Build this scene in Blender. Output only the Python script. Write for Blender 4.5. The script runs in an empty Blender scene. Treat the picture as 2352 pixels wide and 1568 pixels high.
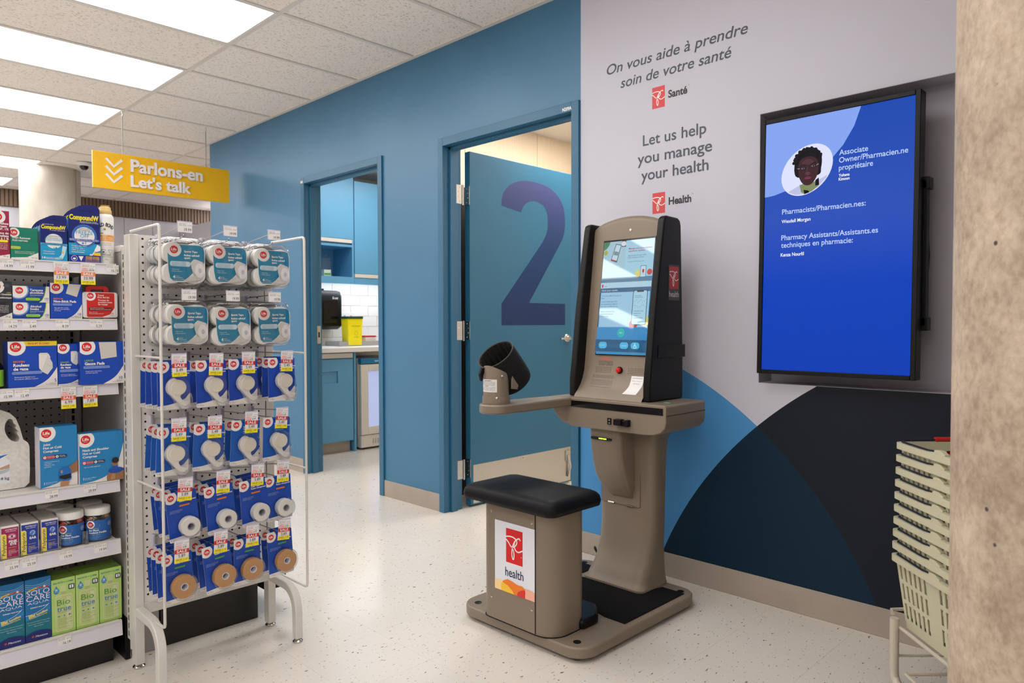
import bpy, math, random
from mathutils import Vector, Matrix
random.seed(7)
scene = bpy.context.scene
COL = scene.collection
PI = math.pi

# ------------------------------------------------------------------ camera, world, exposure
cam_d = bpy.data.cameras.new('camera'); cam = bpy.data.objects.new('camera', cam_d); COL.objects.link(cam)
cam_d.sensor_width = 36.0; cam_d.lens = 36.0*1651.18/2352.0; cam_d.clip_start = 0.02
_R = Vector((0.71237, 0.70180, -0.00242)); _D = Vector((0.01645, -0.02014, -0.99966)); _F = Vector((-0.70161, 0.71208, -0.02589))
_R.normalize(); _F.normalize(); _U = _R.cross(_F)
cam.matrix_world = Matrix(((_R.x, _U.x, -_F.x, 0), (_R.y, _U.y, -_F.y, 0), (_R.z, _U.z, -_F.z, 1.105), (0, 0, 0, 1)))
scene.camera = cam
cam_d.dof.use_dof = True; cam_d.dof.focus_distance = 2.75; cam_d.dof.aperture_fstop = 5.0
w = bpy.data.worlds.new('world'); scene.world = w; w.use_nodes = True
w.node_tree.nodes['Background'].inputs[0].default_value = (0.9, 0.93, 1, 1)
w.node_tree.nodes['Background'].inputs[1].default_value = 0.05
vs = scene.view_settings
vs.view_transform = 'Standard'; vs.look = 'None'; vs.gamma = 1.0; vs.use_curve_mapping = False; vs.exposure = 0.0
LAMP_POWER = 7.4          # emission of the ceiling panels
ROOM_LAMP = 19.0

# ------------------------------------------------------------------ materials
def lin(h):
    if isinstance(h, str):
        h = h.lstrip('#'); h = ''.join(c*2 for c in h) if len(h) == 3 else h; h = [int(h[i:i+2], 16)/255 for i in (0, 2, 4)]
    return tuple((c/12.92 if c <= 0.04045 else ((c+0.055)/1.055)**2.4) for c in h) + (1.0,)
MATS = {}
def mat(name, col='#888888', rough=0.5, metal=0.0, emit=0.0, coat=0.0, spec=0.5):
    if name in MATS: return MATS[name]
    m = bpy.data.materials.new(name); m.use_nodes = True
    b = m.node_tree.nodes['Principled BSDF']
    b.inputs['Base Color'].default_value = lin(col)
    b.inputs['Roughness'].default_value = rough; b.inputs['Metallic'].default_value = metal
    b.inputs['Specular IOR Level'].default_value = spec
    if coat: b.inputs['Coat Weight'].default_value = coat; b.inputs['Coat Roughness'].default_value = 0.03
    if emit:
        b.inputs['Emission Color'].default_value = lin(col); b.inputs['Emission Strength'].default_value = emit
    MATS[name] = m
    return m
def P(col, rough=0.45):                       # plain printed ink
    return mat('ink_'+col.strip('#')+('' if rough == 0.45 else '_%d' % int(rough*100)), col, rough)
def E(col, s=1.0):                            # lit pixels of a display
    n = 'lit_'+col.strip('#')+'_%d' % int(s*100)
    if n in MATS: return MATS[n]
    m = mat(n, col, 0.03, emit=s, spec=.8); m.node_tree.nodes['Principled BSDF'].inputs['Base Color'].default_value = (0.005, 0.005, 0.006, 1)
    return m
def T(col, s=1.0):                            # lit pixels of the matt wall display
    n = 'slide_'+col.strip('#')+'_%d' % int(s*100)
    if n in MATS: return MATS[n]
    m = mat(n, col, 0.4, emit=s, spec=.03); m.node_tree.nodes['Principled BSDF'].inputs['Base Color'].default_value = (0.005, 0.005, 0.006, 1)
    return m
def nt(m): return m.node_tree, m.node_tree.nodes, m.node_tree.links, m.node_tree.nodes['Principled BSDF']
def noise_tint(m, c1, c2, scale=8.0, detail=4.0, stretch=(1, 1, 1), lo=0.35, hi=0.65, bump=0.0, coord='Object'):
    t, N, L, b = nt(m)
    tc = N.new('ShaderNodeTexCoord'); mp = N.new('ShaderNodeMapping'); mp.inputs['Scale'].default_value = stretch
    no = N.new('ShaderNodeTexNoise'); no.inputs['Scale'].default_value = scale; no.inputs['Detail'].default_value = detail
    cr = N.new('ShaderNodeValToRGB'); cr.color_ramp.elements[0].position = lo; cr.color_ramp.elements[1].position = hi
    cr.color_ramp.elements[0].color = lin(c1); cr.color_ramp.elements[1].color = lin(c2)
    L.new(tc.outputs[coord], mp.inputs[0]); L.new(mp.outputs[0], no.inputs[0]); L.new(no.outputs[0], cr.inputs[0]); L.new(cr.outputs[0], b.inputs['Base Color'])
    if bump:
        bp = N.new('ShaderNodeBump'); bp.inputs['Strength'].default_value = bump; bp.inputs['Distance'].default_value = 0.002
        L.new(no.outputs[0], bp.inputs['Height']); L.new(bp.outputs[0], b.inputs['Normal'])
    return m
M_TAUPE = mat('taupe_moulded_plastic', '#8d7f70', 0.42)
noise_tint(M_TAUPE, '#807263', '#887a6a', 900, 2, bump=0.03)
M_BLACK = mat('black_plastic', '#0b0a0b', 0.4, spec=.25)
M_BLACKG = mat('black_gloss', '#08080a', 0.12)
M_CUFF = mat('black_cuff_fabric', '#0b0b0c', 0.9); noise_tint(M_CUFF, '#080809', '#111112', 300, 3)
M_VINYL = mat('black_vinyl', '#1b1b1e', 0.5, spec=.16); noise_tint(M_VINYL, '#101013', '#161619', 260, 2, bump=0.12)
M_MAT = mat('black_rubber_mat', '#1c1b1d', 0.9, spec=.15); noise_tint(M_MAT, '#0c0b0c', '#161516', 500, 3, bump=0.3)
M_RAIL = mat('pale_aluminium_rail', '#d6d0c8', 0.35)
M_CHROME = mat('chrome', '#c9c6c2', 0.18, 1.0)
M_STEEL = mat('brushed_steel', '#c9c4bc', 0.3, 1.0)
M_WIRE = mat('galvanised_wire', '#a9a8a8', 0.3, 0.9)
M_WHITEM = mat('white_enamel_metal', '#dcd8d2', 0.35)
M_PEG = mat('white_pegboard', '#ebe6e2', 0.45)
M_GREYM = mat('grey_enamel_metal', '#a5a1a0', 0.5)
M_CHAN = mat('price_channel_vinyl', '#dcd9e4', 0.3)
M_HOLE = mat('dark_hole', '#120e0c', 0.9)
M_KICK = mat('black_kick_plate', '#0c0b0b', 0.35)
M_DECK = mat('white_shelf_deck', '#d6d2ce', 0.4)
M_BLUE = mat('blue_wall_paint', '#43769a', 0.42, spec=.9); noise_tint(M_BLUE, '#276c94', '#2b7098', 3, 3)
M_FRAME = mat('blue_frame_paint', '#286688', 0.38, spec=.6)
M_DOOR = mat('blue_door_paint', '#2b6a88', 0.38)
M_BASE = mat('taupe_baseboard_vinyl', '#a89c90', 0.45); noise_tint(M_BASE, '#a4988c', '#aca094', 5, 3)
M_GRID = mat('ceiling_grid_white', '#d9d4ce', 0.5)
M_CAB = mat('blue_cabinet_laminate', '#5f9fc6', 0.4)
M_WHITE = mat('white_laminate', '#e8e6e3', 0.3)
M_LAV = mat('lavender_clip_plastic', '#cfcce4', 0.25)

def m_tile():
    m = mat('mineral_fibre_tile', '#cdc5bd', 0.9); t, N, L, b = nt(m)
    tc = N.new('ShaderNodeTexCoord'); no = N.new('ShaderNodeTexNoise'); no.inputs['Scale'].default_value = 120; no.inputs['Detail'].default_value = 3
    mp = N.new('ShaderNodeMapping'); mp.inputs['Scale'].default_value = (1, .6, 1)
    cr = N.new('ShaderNodeValToRGB'); e = cr.color_ramp.elements
    e[0].position = .32; e[0].color = lin('#c4bcb4'); e[1].position = .44; e[1].color = lin('#f1eae3')
    bp = N.new('ShaderNodeBump'); bp.inputs['Strength'].default_value = .4; bp.inputs['Distance'].default_value = .002
    L.new(tc.outputs['Object'], mp.inputs[0]); L.new(mp.outputs[0], no.inputs[0]); L.new(no.outputs[0], cr.inputs[0]); L.new(cr.outputs[0], b.inputs['Base Color'])
    L.new(no.outputs[0], bp.inputs['Height']); L.new(bp.outputs[0], b.inputs['Normal'])
    return m
M_TILE = m_tile()
def m_floor():
    m = mat('speckled_vinyl_tile', '#d9d2c8', 0.14); t, N, L, b = nt(m)
    b.inputs['Specular IOR Level'].default_value = 0.55
    g = N.new('ShaderNodeNewGeometry'); base = None
    def fleck(sc, st, off, lo, hi, rot):
        mp = N.new('ShaderNodeMapping'); mp.inputs['Scale'].default_value = st; mp.inputs['Location'].default_value = off; mp.inputs['Rotation'].default_value = (0, 0, rot)
        no = N.new('ShaderNodeTexNoise'); no.inputs['Scale'].default_value = sc; no.inputs['Detail'].default_value = 2.0; no.inputs['Roughness'].default_value = 0.55
        cr = N.new('ShaderNodeValToRGB'); cr.color_ramp.elements[0].position = lo; cr.color_ramp.elements[1].position = hi
        L.new(g.outputs['Position'], mp.inputs[0]); L.new(mp.outputs[0], no.inputs[0]); L.new(no.outputs[0], cr.inputs[0]); return cr.outputs[0]
    a = fleck(42, (1.7, .7, 1), (3, 1, 0), .692, .712, 0.35)
    a2 = fleck(75, (1.6, .7, 1), (7, 5, 0), .668, .70, 0.2)
    c = fleck(1.2, (1, 1, 1), (0, 0, 0), .3, .7, 0)
    m1 = N.new('ShaderNodeMix'); m1.data_type = 'RGBA'; m1.inputs[6].default_value = lin('#dbd3c9'); m1.inputs[7].default_value = lin('#e1dad1'); L.new(c, m1.inputs[0])
    m2 = N.new('ShaderNodeMix'); m2.data_type = 'RGBA'; L.new(m1.outputs[2], m2.inputs[6]); m2.inputs[7].default_value = lin('#6f6862'); L.new(a, m2.inputs[0])
    m3 = N.new('ShaderNodeMix'); m3.data_type = 'RGBA'; L.new(m2.outputs[2], m3.inputs[6]); m3.inputs[7].default_value = lin('#978d83'); L.new(a2, m3.inputs[0])
    L.new(m3.outputs[2], b.inputs['Base Color'])
    # faint waxing unevenness
    no = N.new('ShaderNodeTexNoise'); no.inputs['Scale'].default_value = 6; L.new(g.outputs['Position'], no.inputs[0])
    mr = N.new('ShaderNodeMapRange'); mr.inputs[3].default_value = .11; mr.inputs[4].default_value = .22; L.new(no.outputs[0], mr.inputs[0]); L.new(mr.outputs[0], b.inputs['Roughness'])
    bp = N.new('ShaderNodeBump'); bp.inputs['Strength'].default_value = .08; bp.inputs['Distance'].default_value = .01
    n2 = N.new('ShaderNodeTexNoise'); n2.inputs['Scale'].default_value = 14; L.new(g.outputs['Position'], n2.inputs[0]); L.new(n2.outputs[0], bp.inputs['Height']); L.new(bp.outputs[0], b.inputs['Normal'])
    return m
M_FLOOR = m_floor()
def m_concrete():
    m = mat('cast_concrete', '#b3a695', 0.7); t, N, L, b = nt(m)
    tc = N.new('ShaderNodeTexCoord')
    def nz(sc, det, st):
        mp = N.new('ShaderNodeMapping'); mp.inputs['Scale'].default_value = st
        no = N.new('ShaderNodeTexNoise'); no.inputs['Scale'].default_value = sc; no.inputs['Detail'].default_value = det; no.inputs['Roughness'].default_value = .6
        L.new(tc.outputs['Object'], mp.inputs[0]); L.new(mp.outputs[0], no.inputs[0]); return no.outputs[0]
    def ramp(i, c1, p1, c2, p2):
        cr = N.new('ShaderNodeValToRGB'); e = cr.color_ramp.elements; e[0].position = p1; e[0].color = lin(c1); e[1].position = p2; e[1].color = lin(c2); L.new(i, cr.inputs[0]); return cr.outputs[0]
    big = ramp(nz(7, 9, (1, 1, .8)), '#a08f7e', .3, '#d4c2ad', .66)
    fine = ramp(nz(70, 6, (1, 1, .8)), '#c9bfb2', .3, '#ffffff', .62)
    mx = N.new('ShaderNodeMix'); mx.data_type = 'RGBA'; mx.blend_type = 'MULTIPLY'; mx.inputs[0].default_value = .7; L.new(big, mx.inputs[6]); L.new(fine, mx.inputs[7])
    vo = N.new('ShaderNodeTexVoronoi'); vo.inputs['Scale'].default_value = 14; L.new(tc.outputs['Object'], vo.inputs[0])
    cr = N.new('ShaderNodeValToRGB'); e = cr.color_ramp.elements; e[0].position = .05; e[0].color = (1, 1, 1, 1); e[1].position = .075; e[1].color = (0, 0, 0, 1); L.new(vo.outputs['Distance'], cr.inputs[0])
    sel = N.new('ShaderNodeMath'); sel.operation = 'GREATER_THAN'; sel.inputs[1].default_value = .62
    sp = N.new('ShaderNodeSeparateColor'); L.new(vo.outputs['Color'], sp.inputs[0]); L.new(sp.outputs[0], sel.inputs[0])
    mu = N.new('ShaderNodeMath'); mu.operation = 'MULTIPLY'; L.new(cr.outputs[0], mu.inputs[0]); L.new(sel.outputs[0], mu.inputs[1])
    m2 = N.new('ShaderNodeMix'); m2.data_type = 'RGBA'; L.new(mu.outputs[0], m2.inputs[0]); L.new(mx.outputs[2], m2.inputs[6]); m2.inputs[7].default_value = lin('#4c4238')
    L.new(m2.outputs[2], b.inputs['Base Color'])
    bp = N.new('ShaderNodeBump'); bp.inputs['Strength'].default_value = .35; bp.inputs['Distance'].default_value = .004; bp.invert = True
    L.new(mu.outputs[0], bp.inputs['Height']); L.new(bp.outputs[0], b.inputs['Normal'])
    return m
M_CONC = m_concrete()
M_CONC2 = mat('pale_cast_concrete', '#cdc5b9', .75); noise_tint(M_CONC2, '#b9b0a4', '#d8d1c6', 5, 7, (1, 1, .5), .3, .7)
def m_mural():
    m = mat('printed_mural', '#cfccd6', 0.6, spec=.2); t, N, L, b = nt(m)
    g = N.new('ShaderNodeNewGeometry'); sx = N.new('ShaderNodeSeparateXYZ'); L.new(g.outputs['Position'], sx.inputs[0])
    def inside(cx, cz, r):
        cb = N.new('ShaderNodeCombineXYZ'); L.new(sx.outputs[0], cb.inputs[0]); L.new(sx.outputs[2], cb.inputs[1])
        d = N.new('ShaderNodeVectorMath'); d.operation = 'DISTANCE'; L.new(cb.outputs[0], d.inputs[0]); d.inputs[1].default_value = (cx, cz, 0)
        lt = N.new('ShaderNodeMath'); lt.operation = 'LESS_THAN'; L.new(d.outputs['Value'], lt.inputs[0]); lt.inputs[1].default_value = r; return lt.outputs[0]
    A = inside(-2.292, -0.524, 1.575); B = inside(-0.18, -0.568, 1.685)
    def mix(f, a, c):
        k = N.new('ShaderNodeMix'); k.data_type = 'RGBA'; L.new(f, k.inputs[0])
        for i, v in ((6, a), (7, c)):
            if isinstance(v, str): k.inputs[i].default_value = lin(v)
            else: L.new(v, k.inputs[i])
        return k.outputs[2]
    navy = mix(A, '#1a1f29', '#0e2a3d')
    L.new(mix(B, mix(A, '#cbcbd8', '#4f94cf'), navy), b.inputs['Base Color'])
    return m
M_MURAL = m_mural()
def m_wood(name, c1, c2, sc=6):
    m = mat(name, c1, 0.45); noise_tint(m, c1, c2, sc, 6, (1, 30, .6), .3, .7); return m
M_OAK = m_wood('pale_oak_laminate', '#e6cfb0', '#efdcc2')
M_SLATW = m_wood('brown_slat_wood', '#715b4a', '#8a735f')
def m_clear(name, tint=(1, 1, 1), refl=0.12):
    m = bpy.data.materials.new(name); m.use_nodes = True; N = m.node_tree.nodes; L = m.node_tree.links; N.clear()
    o = N.new('ShaderNodeOutputMaterial'); mx = N.new('ShaderNodeMixShader'); tr = N.new('ShaderNodeBsdfTransparent'); gl = N.new('ShaderNodeBsdfGlossy')
    tr.inputs[0].default_value = (*tint, 1); gl.inputs['Roughness'].default_value = 0.06
    lw = N.new('ShaderNodeLayerWeight'); lw.inputs[0].default_value = .35
    mr = N.new('ShaderNodeMapRange'); mr.inputs[3].default_value = refl*.35; mr.inputs[4].default_value = min(1, refl*4.5)
    L.new(lw.outputs['Facing'], mr.inputs[0]); L.new(mr.outputs[0], mx.inputs[0]); L.new(tr.outputs[0], mx.inputs[1]); L.new(gl.outputs[0], mx.inputs[2]); L.new(mx.outputs[0], o.inputs[0])
    MATS[name] = m; return m
M_CLEAR = m_clear('clear_blister_plastic', (.97, .975, .98), .13)
M_GLASS = m_clear('clear_glass', (.93, .96, .96), .12)
def m_lamp(name, s, col=(1, .98, .955)):
    m = bpy.data.materials.new(name); m.use_nodes = True; N = m.node_tree.nodes; N.clear()
    o = N.new('ShaderNodeOutputMaterial'); e = N.new('ShaderNodeEmission'); e.inputs[0].default_value = (*col, 1); e.inputs[1].default_value = s
    m.node_tree.links.new(e.outputs[0], o.inputs[0]); return m
M_LAMP = m_lamp('ceiling_light_diffuser', LAMP_POWER)

# ------------------------------------------------------------------ text outlines from the built-in font
_tc = {}
def text_geo(s, bold=0.0, shear=0.0, ext=0.0, res=3):
    k = (s, bold, shear, ext)
    if k in _tc: return _tc[k]
    cu = bpy.data.curves.new('t', 'FONT'); cu.body = s; cu.size = 1; cu.offset = bold; cu.shear = shear; cu.resolution_u = res; cu.extrude = ext
    o = bpy.data.objects.new('t', cu)
    me = bpy.data.meshes.new_from_object(o)
    V = [tuple(v.co) for v in me.vertices]; F = [tuple(p.vertices) for p in me.polygons]
    bpy.data.objects.remove(o); bpy.data.meshes.remove(me); bpy.data.curves.remove(cu)
    _tc[k] = (V, F); return _tc[k]
_H = text_geo('H')[0]; CAP = max(v[1] for v in _H)

# ------------------------------------------------------------------ mesh builder
class G:
    def __init__(s): s.v = []; s.f = []; s.m = []; s.mats = []
    def mi(s, m):
        if m not in s.mats: s.mats.append(m)
        return s.mats.index(m)
    def add(s, V, F, m):
        o = len(s.v); s.v += [tuple(p) for p in V]; k = s.mi(m)
        for f in F: s.f.append(tuple(i+o for i in f)); s.m.append(k)
        return s
    def box(s, x0, x1, y0, y1, z0, z1, m):
        return s.add([(x0, y0, z0), (x1, y0, z0), (x1, y1, z0), (x0, y1, z0), (x0, y0, z1), (x1, y0, z1), (x1, y1, z1), (x0, y1, z1)],
                     [(0, 3, 2, 1), (4, 5, 6, 7), (0, 1, 5, 4), (1, 2, 6, 5), (2, 3, 7, 6), (3, 0, 4, 7)], m)
    def prism(s, out, ax, a, b, m):            # outline in the plane across axis ax ('x': (y,z)  'y': (x,z)  'z': (x,y))
        def P3(u, t):
            return {'x': (t, u[0], u[1]), 'y': (u[0], t, u[1]), 'z': (u[0], u[1], t)}[ax]
        n = len(out); V = [P3(u, a) for u in out]+[P3(u, b) for u in out]
        F = [tuple(range(n))[::-1], tuple(range(n, 2*n))]+[(i, (i+1) % n, n+(i+1) % n, n+i) for i in range(n)]
        return s.add(V, F, m)
    def tube(s, pts, r, m, seg=8, closed=False):
        pts = [Vector(p) for p in pts]; n = len(pts); V = []; F = []
        prev = None
        for i, p in enumerate(pts):
            a = pts[(i-1) % n] if (closed or i > 0) else p; b = pts[(i+1) % n] if (closed or i < n-1) else p
            t = (b-a).normalized()
            if prev is None:
                u = t.orthogonal().normalized()
            else:
                u = prev-t*prev.dot(t)
                u = u.normalized() if u.length > 1e-6 else t.orthogonal().normalized()
            prev = u; w_ = t.cross(u)
            rr = r[i] if isinstance(r, (list, tuple)) else r
            V += [p+(u*math.cos(2*PI*k/seg)+w_*math.sin(2*PI*k/seg))*rr for k in range(seg)]
        rng = n if closed else n-1
        for i in range(rng):
            j = (i+1) % n
            F += [(i*seg+k, i*seg+(k+1) % seg, j*seg+(k+1) % seg, j*seg+k) for k in range(seg)]
        if not closed: F += [tuple(range(seg))[::-1], tuple(range((n-1)*seg, n*seg))]
        return s.add(V, F, m)
    def lathe(s, prof, c, m, seg=24, axis=(0, 0, 1), caps=True):
        ax = Vector(axis).normalized(); u = ax.orthogonal().normalized(); w_ = ax.cross(u); c = Vector(c); V = []; F = []
        for r, h in prof: V += [c+ax*h+(u*math.cos(2*PI*k/seg)+w_*math.sin(2*PI*k/seg))*r for k in range(seg)]
        n = len(prof)
        for i in range(n-1): F += [(i*seg+k, i*seg+(k+1) % seg, (i+1)*seg+(k+1) % seg, (i+1)*seg+k) for k in range(seg)]
        if caps: F += [tuple(range(seg))[::-1], tuple(range((n-1)*seg, n*seg))]
        return s.add(V, F, m)
    def loft(s, rings, m, caps=True):
        n = len(rings[0]); V = [p for r in rings for p in r]; F = []
        for i in range(len(rings)-1): F += [(i*n+k, i*n+(k+1) % n, (i+1)*n+(k+1) % n, (i+1)*n+k) for k in range(n)]
        if caps: F += [tuple(range(n))[::-1], tuple(range((len(rings)-1)*n, len(rings)*n))]
        return s.add(V, F, m)
    def build(s, name, parent=None, bevel=0, seg=2, smooth=True, ang=35, loc=None, rot=None, label=None):
        me = bpy.data.meshes.new(name); me.from_pydata(s.v, [], s.f)
        for m in s.mats: me.materials.append(m)
        me.polygons.foreach_set('material_index', s.m)
        if smooth:
            me.polygons.foreach_set('use_smooth', [True]*len(me.polygons)); me.update()
            me.set_sharp_from_angle(angle=math.radians(ang))
        me.update()
        o = bpy.data.objects.new(name, me); COL.objects.link(o)
        if parent: o.parent = parent
        if loc: o.location = loc
        if rot: o.rotation_euler = rot
        if bevel:
            b = o.modifiers.new('bevel', 'BEVEL'); b.width = bevel; b.segments = seg; b.limit_method = 'ANGLE'; b.angle_limit = math.radians(40); b.harden_normals = False
        if label: o['label'] = label
        return o
def thing(name, label, cat, loc=(0, 0, 0), rz=0, group=None, rx=0, ry=0):
    o = bpy.data.objects.new(name, None); COL.objects.link(o); o.location = loc; o.rotation_euler = (rx, ry, rz)
    o.empty_display_size = .05; o['label'] = label; o['category'] = cat
    if group: o['group'] = group
    return o
def tag(o, label, cat, group=None):
    o['label'] = label; o['category'] = cat
    if group: o['group'] = group
    return o
def struct(o): o['kind'] = 'structure'; return o
def dup(root, loc=None, label=None, rz=None, group=None):
    r = root.copy(); COL.objects.link(r)
    if loc is not None: r.location = loc
    if rz is not None: r.rotation_euler = rz
    if label: r['label'] = label
    if group: r['group'] = group
    def rec(a, b):
        for ch in list(KIDS.get(a.name, [])) or [x for x in a.children]:
            c = ch.copy(); COL.objects.link(c); c.parent = b; rec(ch, c)
    rec(root, r)
    return r
KIDS = {}
def rrect(x0, x1, y0, y1, r, n=6):
    rs = r if isinstance(r, (list, tuple)) else [r]*4; out = []      # corners: (x1,y0) (x1,y1) (x0,y1) (x0,y0)
    for (cx, cy, a0, rr) in ((x1, y0, -90, rs[0]), (x1, y1, 0, rs[1]), (x0, y1, 90, rs[2]), (x0, y0, 180, rs[3])):
        sx = -1 if cx == x1 else 1; sy = -1 if cy == y1 else 1
        for i in range(n+1):
            a = math.radians(a0+90*i/n); out.append((cx+sx*rr+rr*math.cos(a), cy+sy*rr+rr*math.sin(a)))
    return out
def circ(cx, cy, rx, ry=None, n=32, a0=0, a1=360):
    ry = ry or rx; full = abs(a1-a0) >= 360
    k = n if full else n+1
    return [(cx+rx*math.cos(math.radians(a0+(a1-a0)*i/n)), cy+ry*math.sin(math.radians(a0+(a1-a0)*i/n))) for i in range(k)]
def clip(poly, x0, x1, y0, y1):
    for ax, lim, sg in ((0, x0, 1), (0, x1, -1), (1, y0, 1), (1, y1, -1)):
        out = []; n = len(poly)
        for i in range(n):
            a, b = poly[i], poly[(i+1) % n]; ia = (a[ax]-lim)*sg >= 0; ib = (b[ax]-lim)*sg >= 0
            if ia: out.append(a)
            if ia != ib:
                t = (lim-a[ax])/(b[ax]-a[ax]); out.append((a[0]+t*(b[0]-a[0]), a[1]+t*(b[1]-a[1])))
        poly = out
        if not poly: return []
    return poly
def ribbon(pts, wd):
    L_, R_ = [], []
    for i, p in enumerate(pts):
        a = pts[max(0, i-1)]; b = pts[min(len(pts)-1, i+1)]; dx, dy = b[0]-a[0], b[1]-a[1]; l = math.hypot(dx, dy) or 1
        nx, ny = -dy/l*wd/2, dx/l*wd/2; L_.append((p[0]+nx, p[1]+ny)); R_.append((p[0]-nx, p[1]-ny))
    return L_, R_
def spline(pts, k=6):
    out = []; n = len(pts)
    for i in range(n-1):
        p0, p1, p2, p3 = pts[max(0, i-1)], pts[i], pts[i+1], pts[min(n-1, i+2)]
        for j in range(k):
            t = j/k; out.append(tuple(.5*((2*b)+(-a+c)*t+(2*a-5*b+4*c-d)*t*t+(-a+3*b-3*c+d)*t**3) for a, b, c, d in zip(p0, p1, p2, p3)))
    out.append(tuple(pts[-1])); return out
# ------------------------------------------------------------------ flat print: items live in a local x-z sheet facing -y
def art(items, name='printed_face', parent=None, y=0.0, fr=None, loc=None, rot=None, step=0.00012, g=None, curve=None):
    own = g is None; g = g or G(); d = y-0.0003
    for it in items:
        k = it[0]
        if k == 'rect': _, x0, z0, x1, z1, m = it; polys = [[(x0, z0), (x1, z0), (x1, z1), (x0, z1)]]
        elif k == 'rr': _, x0, z0, x1, z1, r, m = it; polys = [rrect(x0, x1, z0, z1, r, 4)]
        elif k == 'circ': _, cx, cz, r, m = it[:5]; polys = [circ(cx, cz, r, it[5] if len(it) > 5 else r)]
        elif k == 'poly': _, pts, m = it; polys = [pts]
        elif k == 'line':
            _, pts, wd, m = it; A, B = ribbon(pts, wd); polys = [[A[i], B[i], B[i+1], A[i+1]] for i in range(len(A)-1)]
        elif k == 'text':
            _, s_, x, z, h, m = it[:6]; op = it[6] if len(it) > 6 else {}
            V, F = text_geo(s_, op.get('b', 0), op.get('sh', 0), op.get('ext', 0), op.get('res', 2)); sc = h/CAP
            xs = [v[0] for v in V]; x0, x1 = min(xs), max(xs); wn = (x1-x0)*sc; fx = op['w']/wn if 'w' in op else op.get('fx', 1)
            al = op.get('a', 'l'); off = {'l': 0, 'c': -wn*fx/2, 'r': -wn*fx}[al]; ro = math.radians(op.get('rot', 0)); cr, sr = math.cos(ro), math.sin(ro)
            ez = op.get('ext', 0)
            W = []
            for v in V:
                a = off+(v[0]-x0)*sc*fx; b = v[1]*sc
                W.append((x+a*cr-b*sr, d-(v[2]+ez)*1.0, z+a*sr+b*cr))
            if curve: W = [curve(p) for p in W]
            g.add(W, F, m); d -= step; continue
        for q in polys:
            if fr: q = clip(q, *fr)
            if len(q) > 2:
                W = [(p[0], d, p[1]) for p in q]
                if curve: W = [curve(p) for p in W]
                g.add(W, [tuple(range(len(q)))], m)
        d -= step
    if not own: return g
    o = g.build(name, parent, smooth=False, loc=loc, rot=rot); return o
def tx(s, x, z, h, m, **k): return ('text', s, x, z, h, m, k)
RED = P('#dc2127'); WHT = P('#f2f0ee'); ROYAL = P('#0f49b4'); INK = P('#23262e'); YEL = P('#f6e520'); PAPER = P('#efecec'); NAVYI = P('#16246e')
def life(cx, cz, r, w=1.75, dark=False):
    a = [('circ', cx, cz, r*w, WHT), ('circ', cx, cz, r, P('#b9103f') if dark else RED), tx('Life', cx, cz-r*.22, r*.62, WHT, a='c', b=.03, w=r*1.35), tx('BRAND', cx, cz-r*.6, r*.17, WHT, a='c', w=r*.8)]
    return a
def fine(lines, x, z, h, m, lead=1.7, **k): return [tx(s, x, z-i*h*lead, h, m, **k) for i, s in enumerate(lines) if s]
def pc_logo(x, z, w_, h, red, wht):            # red panel with the looping white script
    q = lambda u, v: (x+u*w_, z+h-v*h)
    S1 = spline([q(*p) for p in ((0, .255), (.2, .225), (.42, .225), (.6, .27), (.66, .35), (.58, .45), (.45, .51), (.36, .53))])
    S2 = spline([q(*p) for p in ((0, .33), (.14, .40), (.28, .50), (.37, .53), (.45, .62), (.49, .74), (.46, .86), (.40, .85), (.36, .74), (.37, .60), (.42, .47), (.54, .33), (.68, .25), (.80, .22), (.86, .27))])
    S3 = spline([q(*p) for p in ((.60, .27), (.52, .38), (.50, .48), (.58, .58), (.72, .62), (.87, .59), (1.0, .54))])
    wd = w_*.055
    return [('rect', x, z, x+w_, z+h, red), ('line', S1, wd, wht), ('line', S2, wd, wht), ('line', S3, wd, wht)]
def tag_art(x, z, price, sale=None, was=None, save=None, w_=.043, tilt=0):   # x,z = top left corner of the paper
    r = []
    if not sale:
        r += [('rect', x, z-.03, x+w_, z, PAPER), tx('SPORT TAPE 4', x+.004, z-.006, .0022, INK), tx('ROLLS 01234', x+.004, z-.0105, .0026, INK), tx('EA 4506', x+w_-.013, z-.0095, .0022, INK), tx(price, x+w_-.003, z-.026, .0085, INK, a='r', fx=.85)]
    else:
        h = .066; r += [('rect', x, z-h, x+w_, z, PAPER), tx('FIRST AID 5X5', x+.004, z-.006, .0022, INK), tx('6801034 EA', x+.004, z-.0105, .0026, INK), tx('SKU 226', x+w_-.013, z-.0095, .0022, INK),
            ('rect', x+.002, z-.026, x+w_*.5, z-.013, P('#f3c9cb')), tx('SAVE', x+.006, z-.0175, .0025, P('#c33a3f')), tx('AT OPTIMUM', x+.0035, z-.0225, .002, P('#c33a3f')), tx('REG PRICE', x+w_*.58, z-.0155, .0018, INK), tx(was, x+w_*.56, z-.0235, .0055, INK, fx=.85),
            ('rect', x, z-.039, x+w_, z-.027, P(sale)), tx('SALE', x+w_/2, z-.0365, .0078, WHT, a='c', b=.02, w=w_*.72), tx(price, x+w_/2, z-.0505, .0088, INK, a='c', fx=.95),
            ('rect', x, z-h, x+w_, z-.0535, YEL), tx('SAVE '+save, x+w_/2, z-.0605, .0052, INK, a='c', w=w_*.78), tx('UNTIL 12/25', x+w_/2, z-.0643, .0018, INK, a='c')]
    return r
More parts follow.
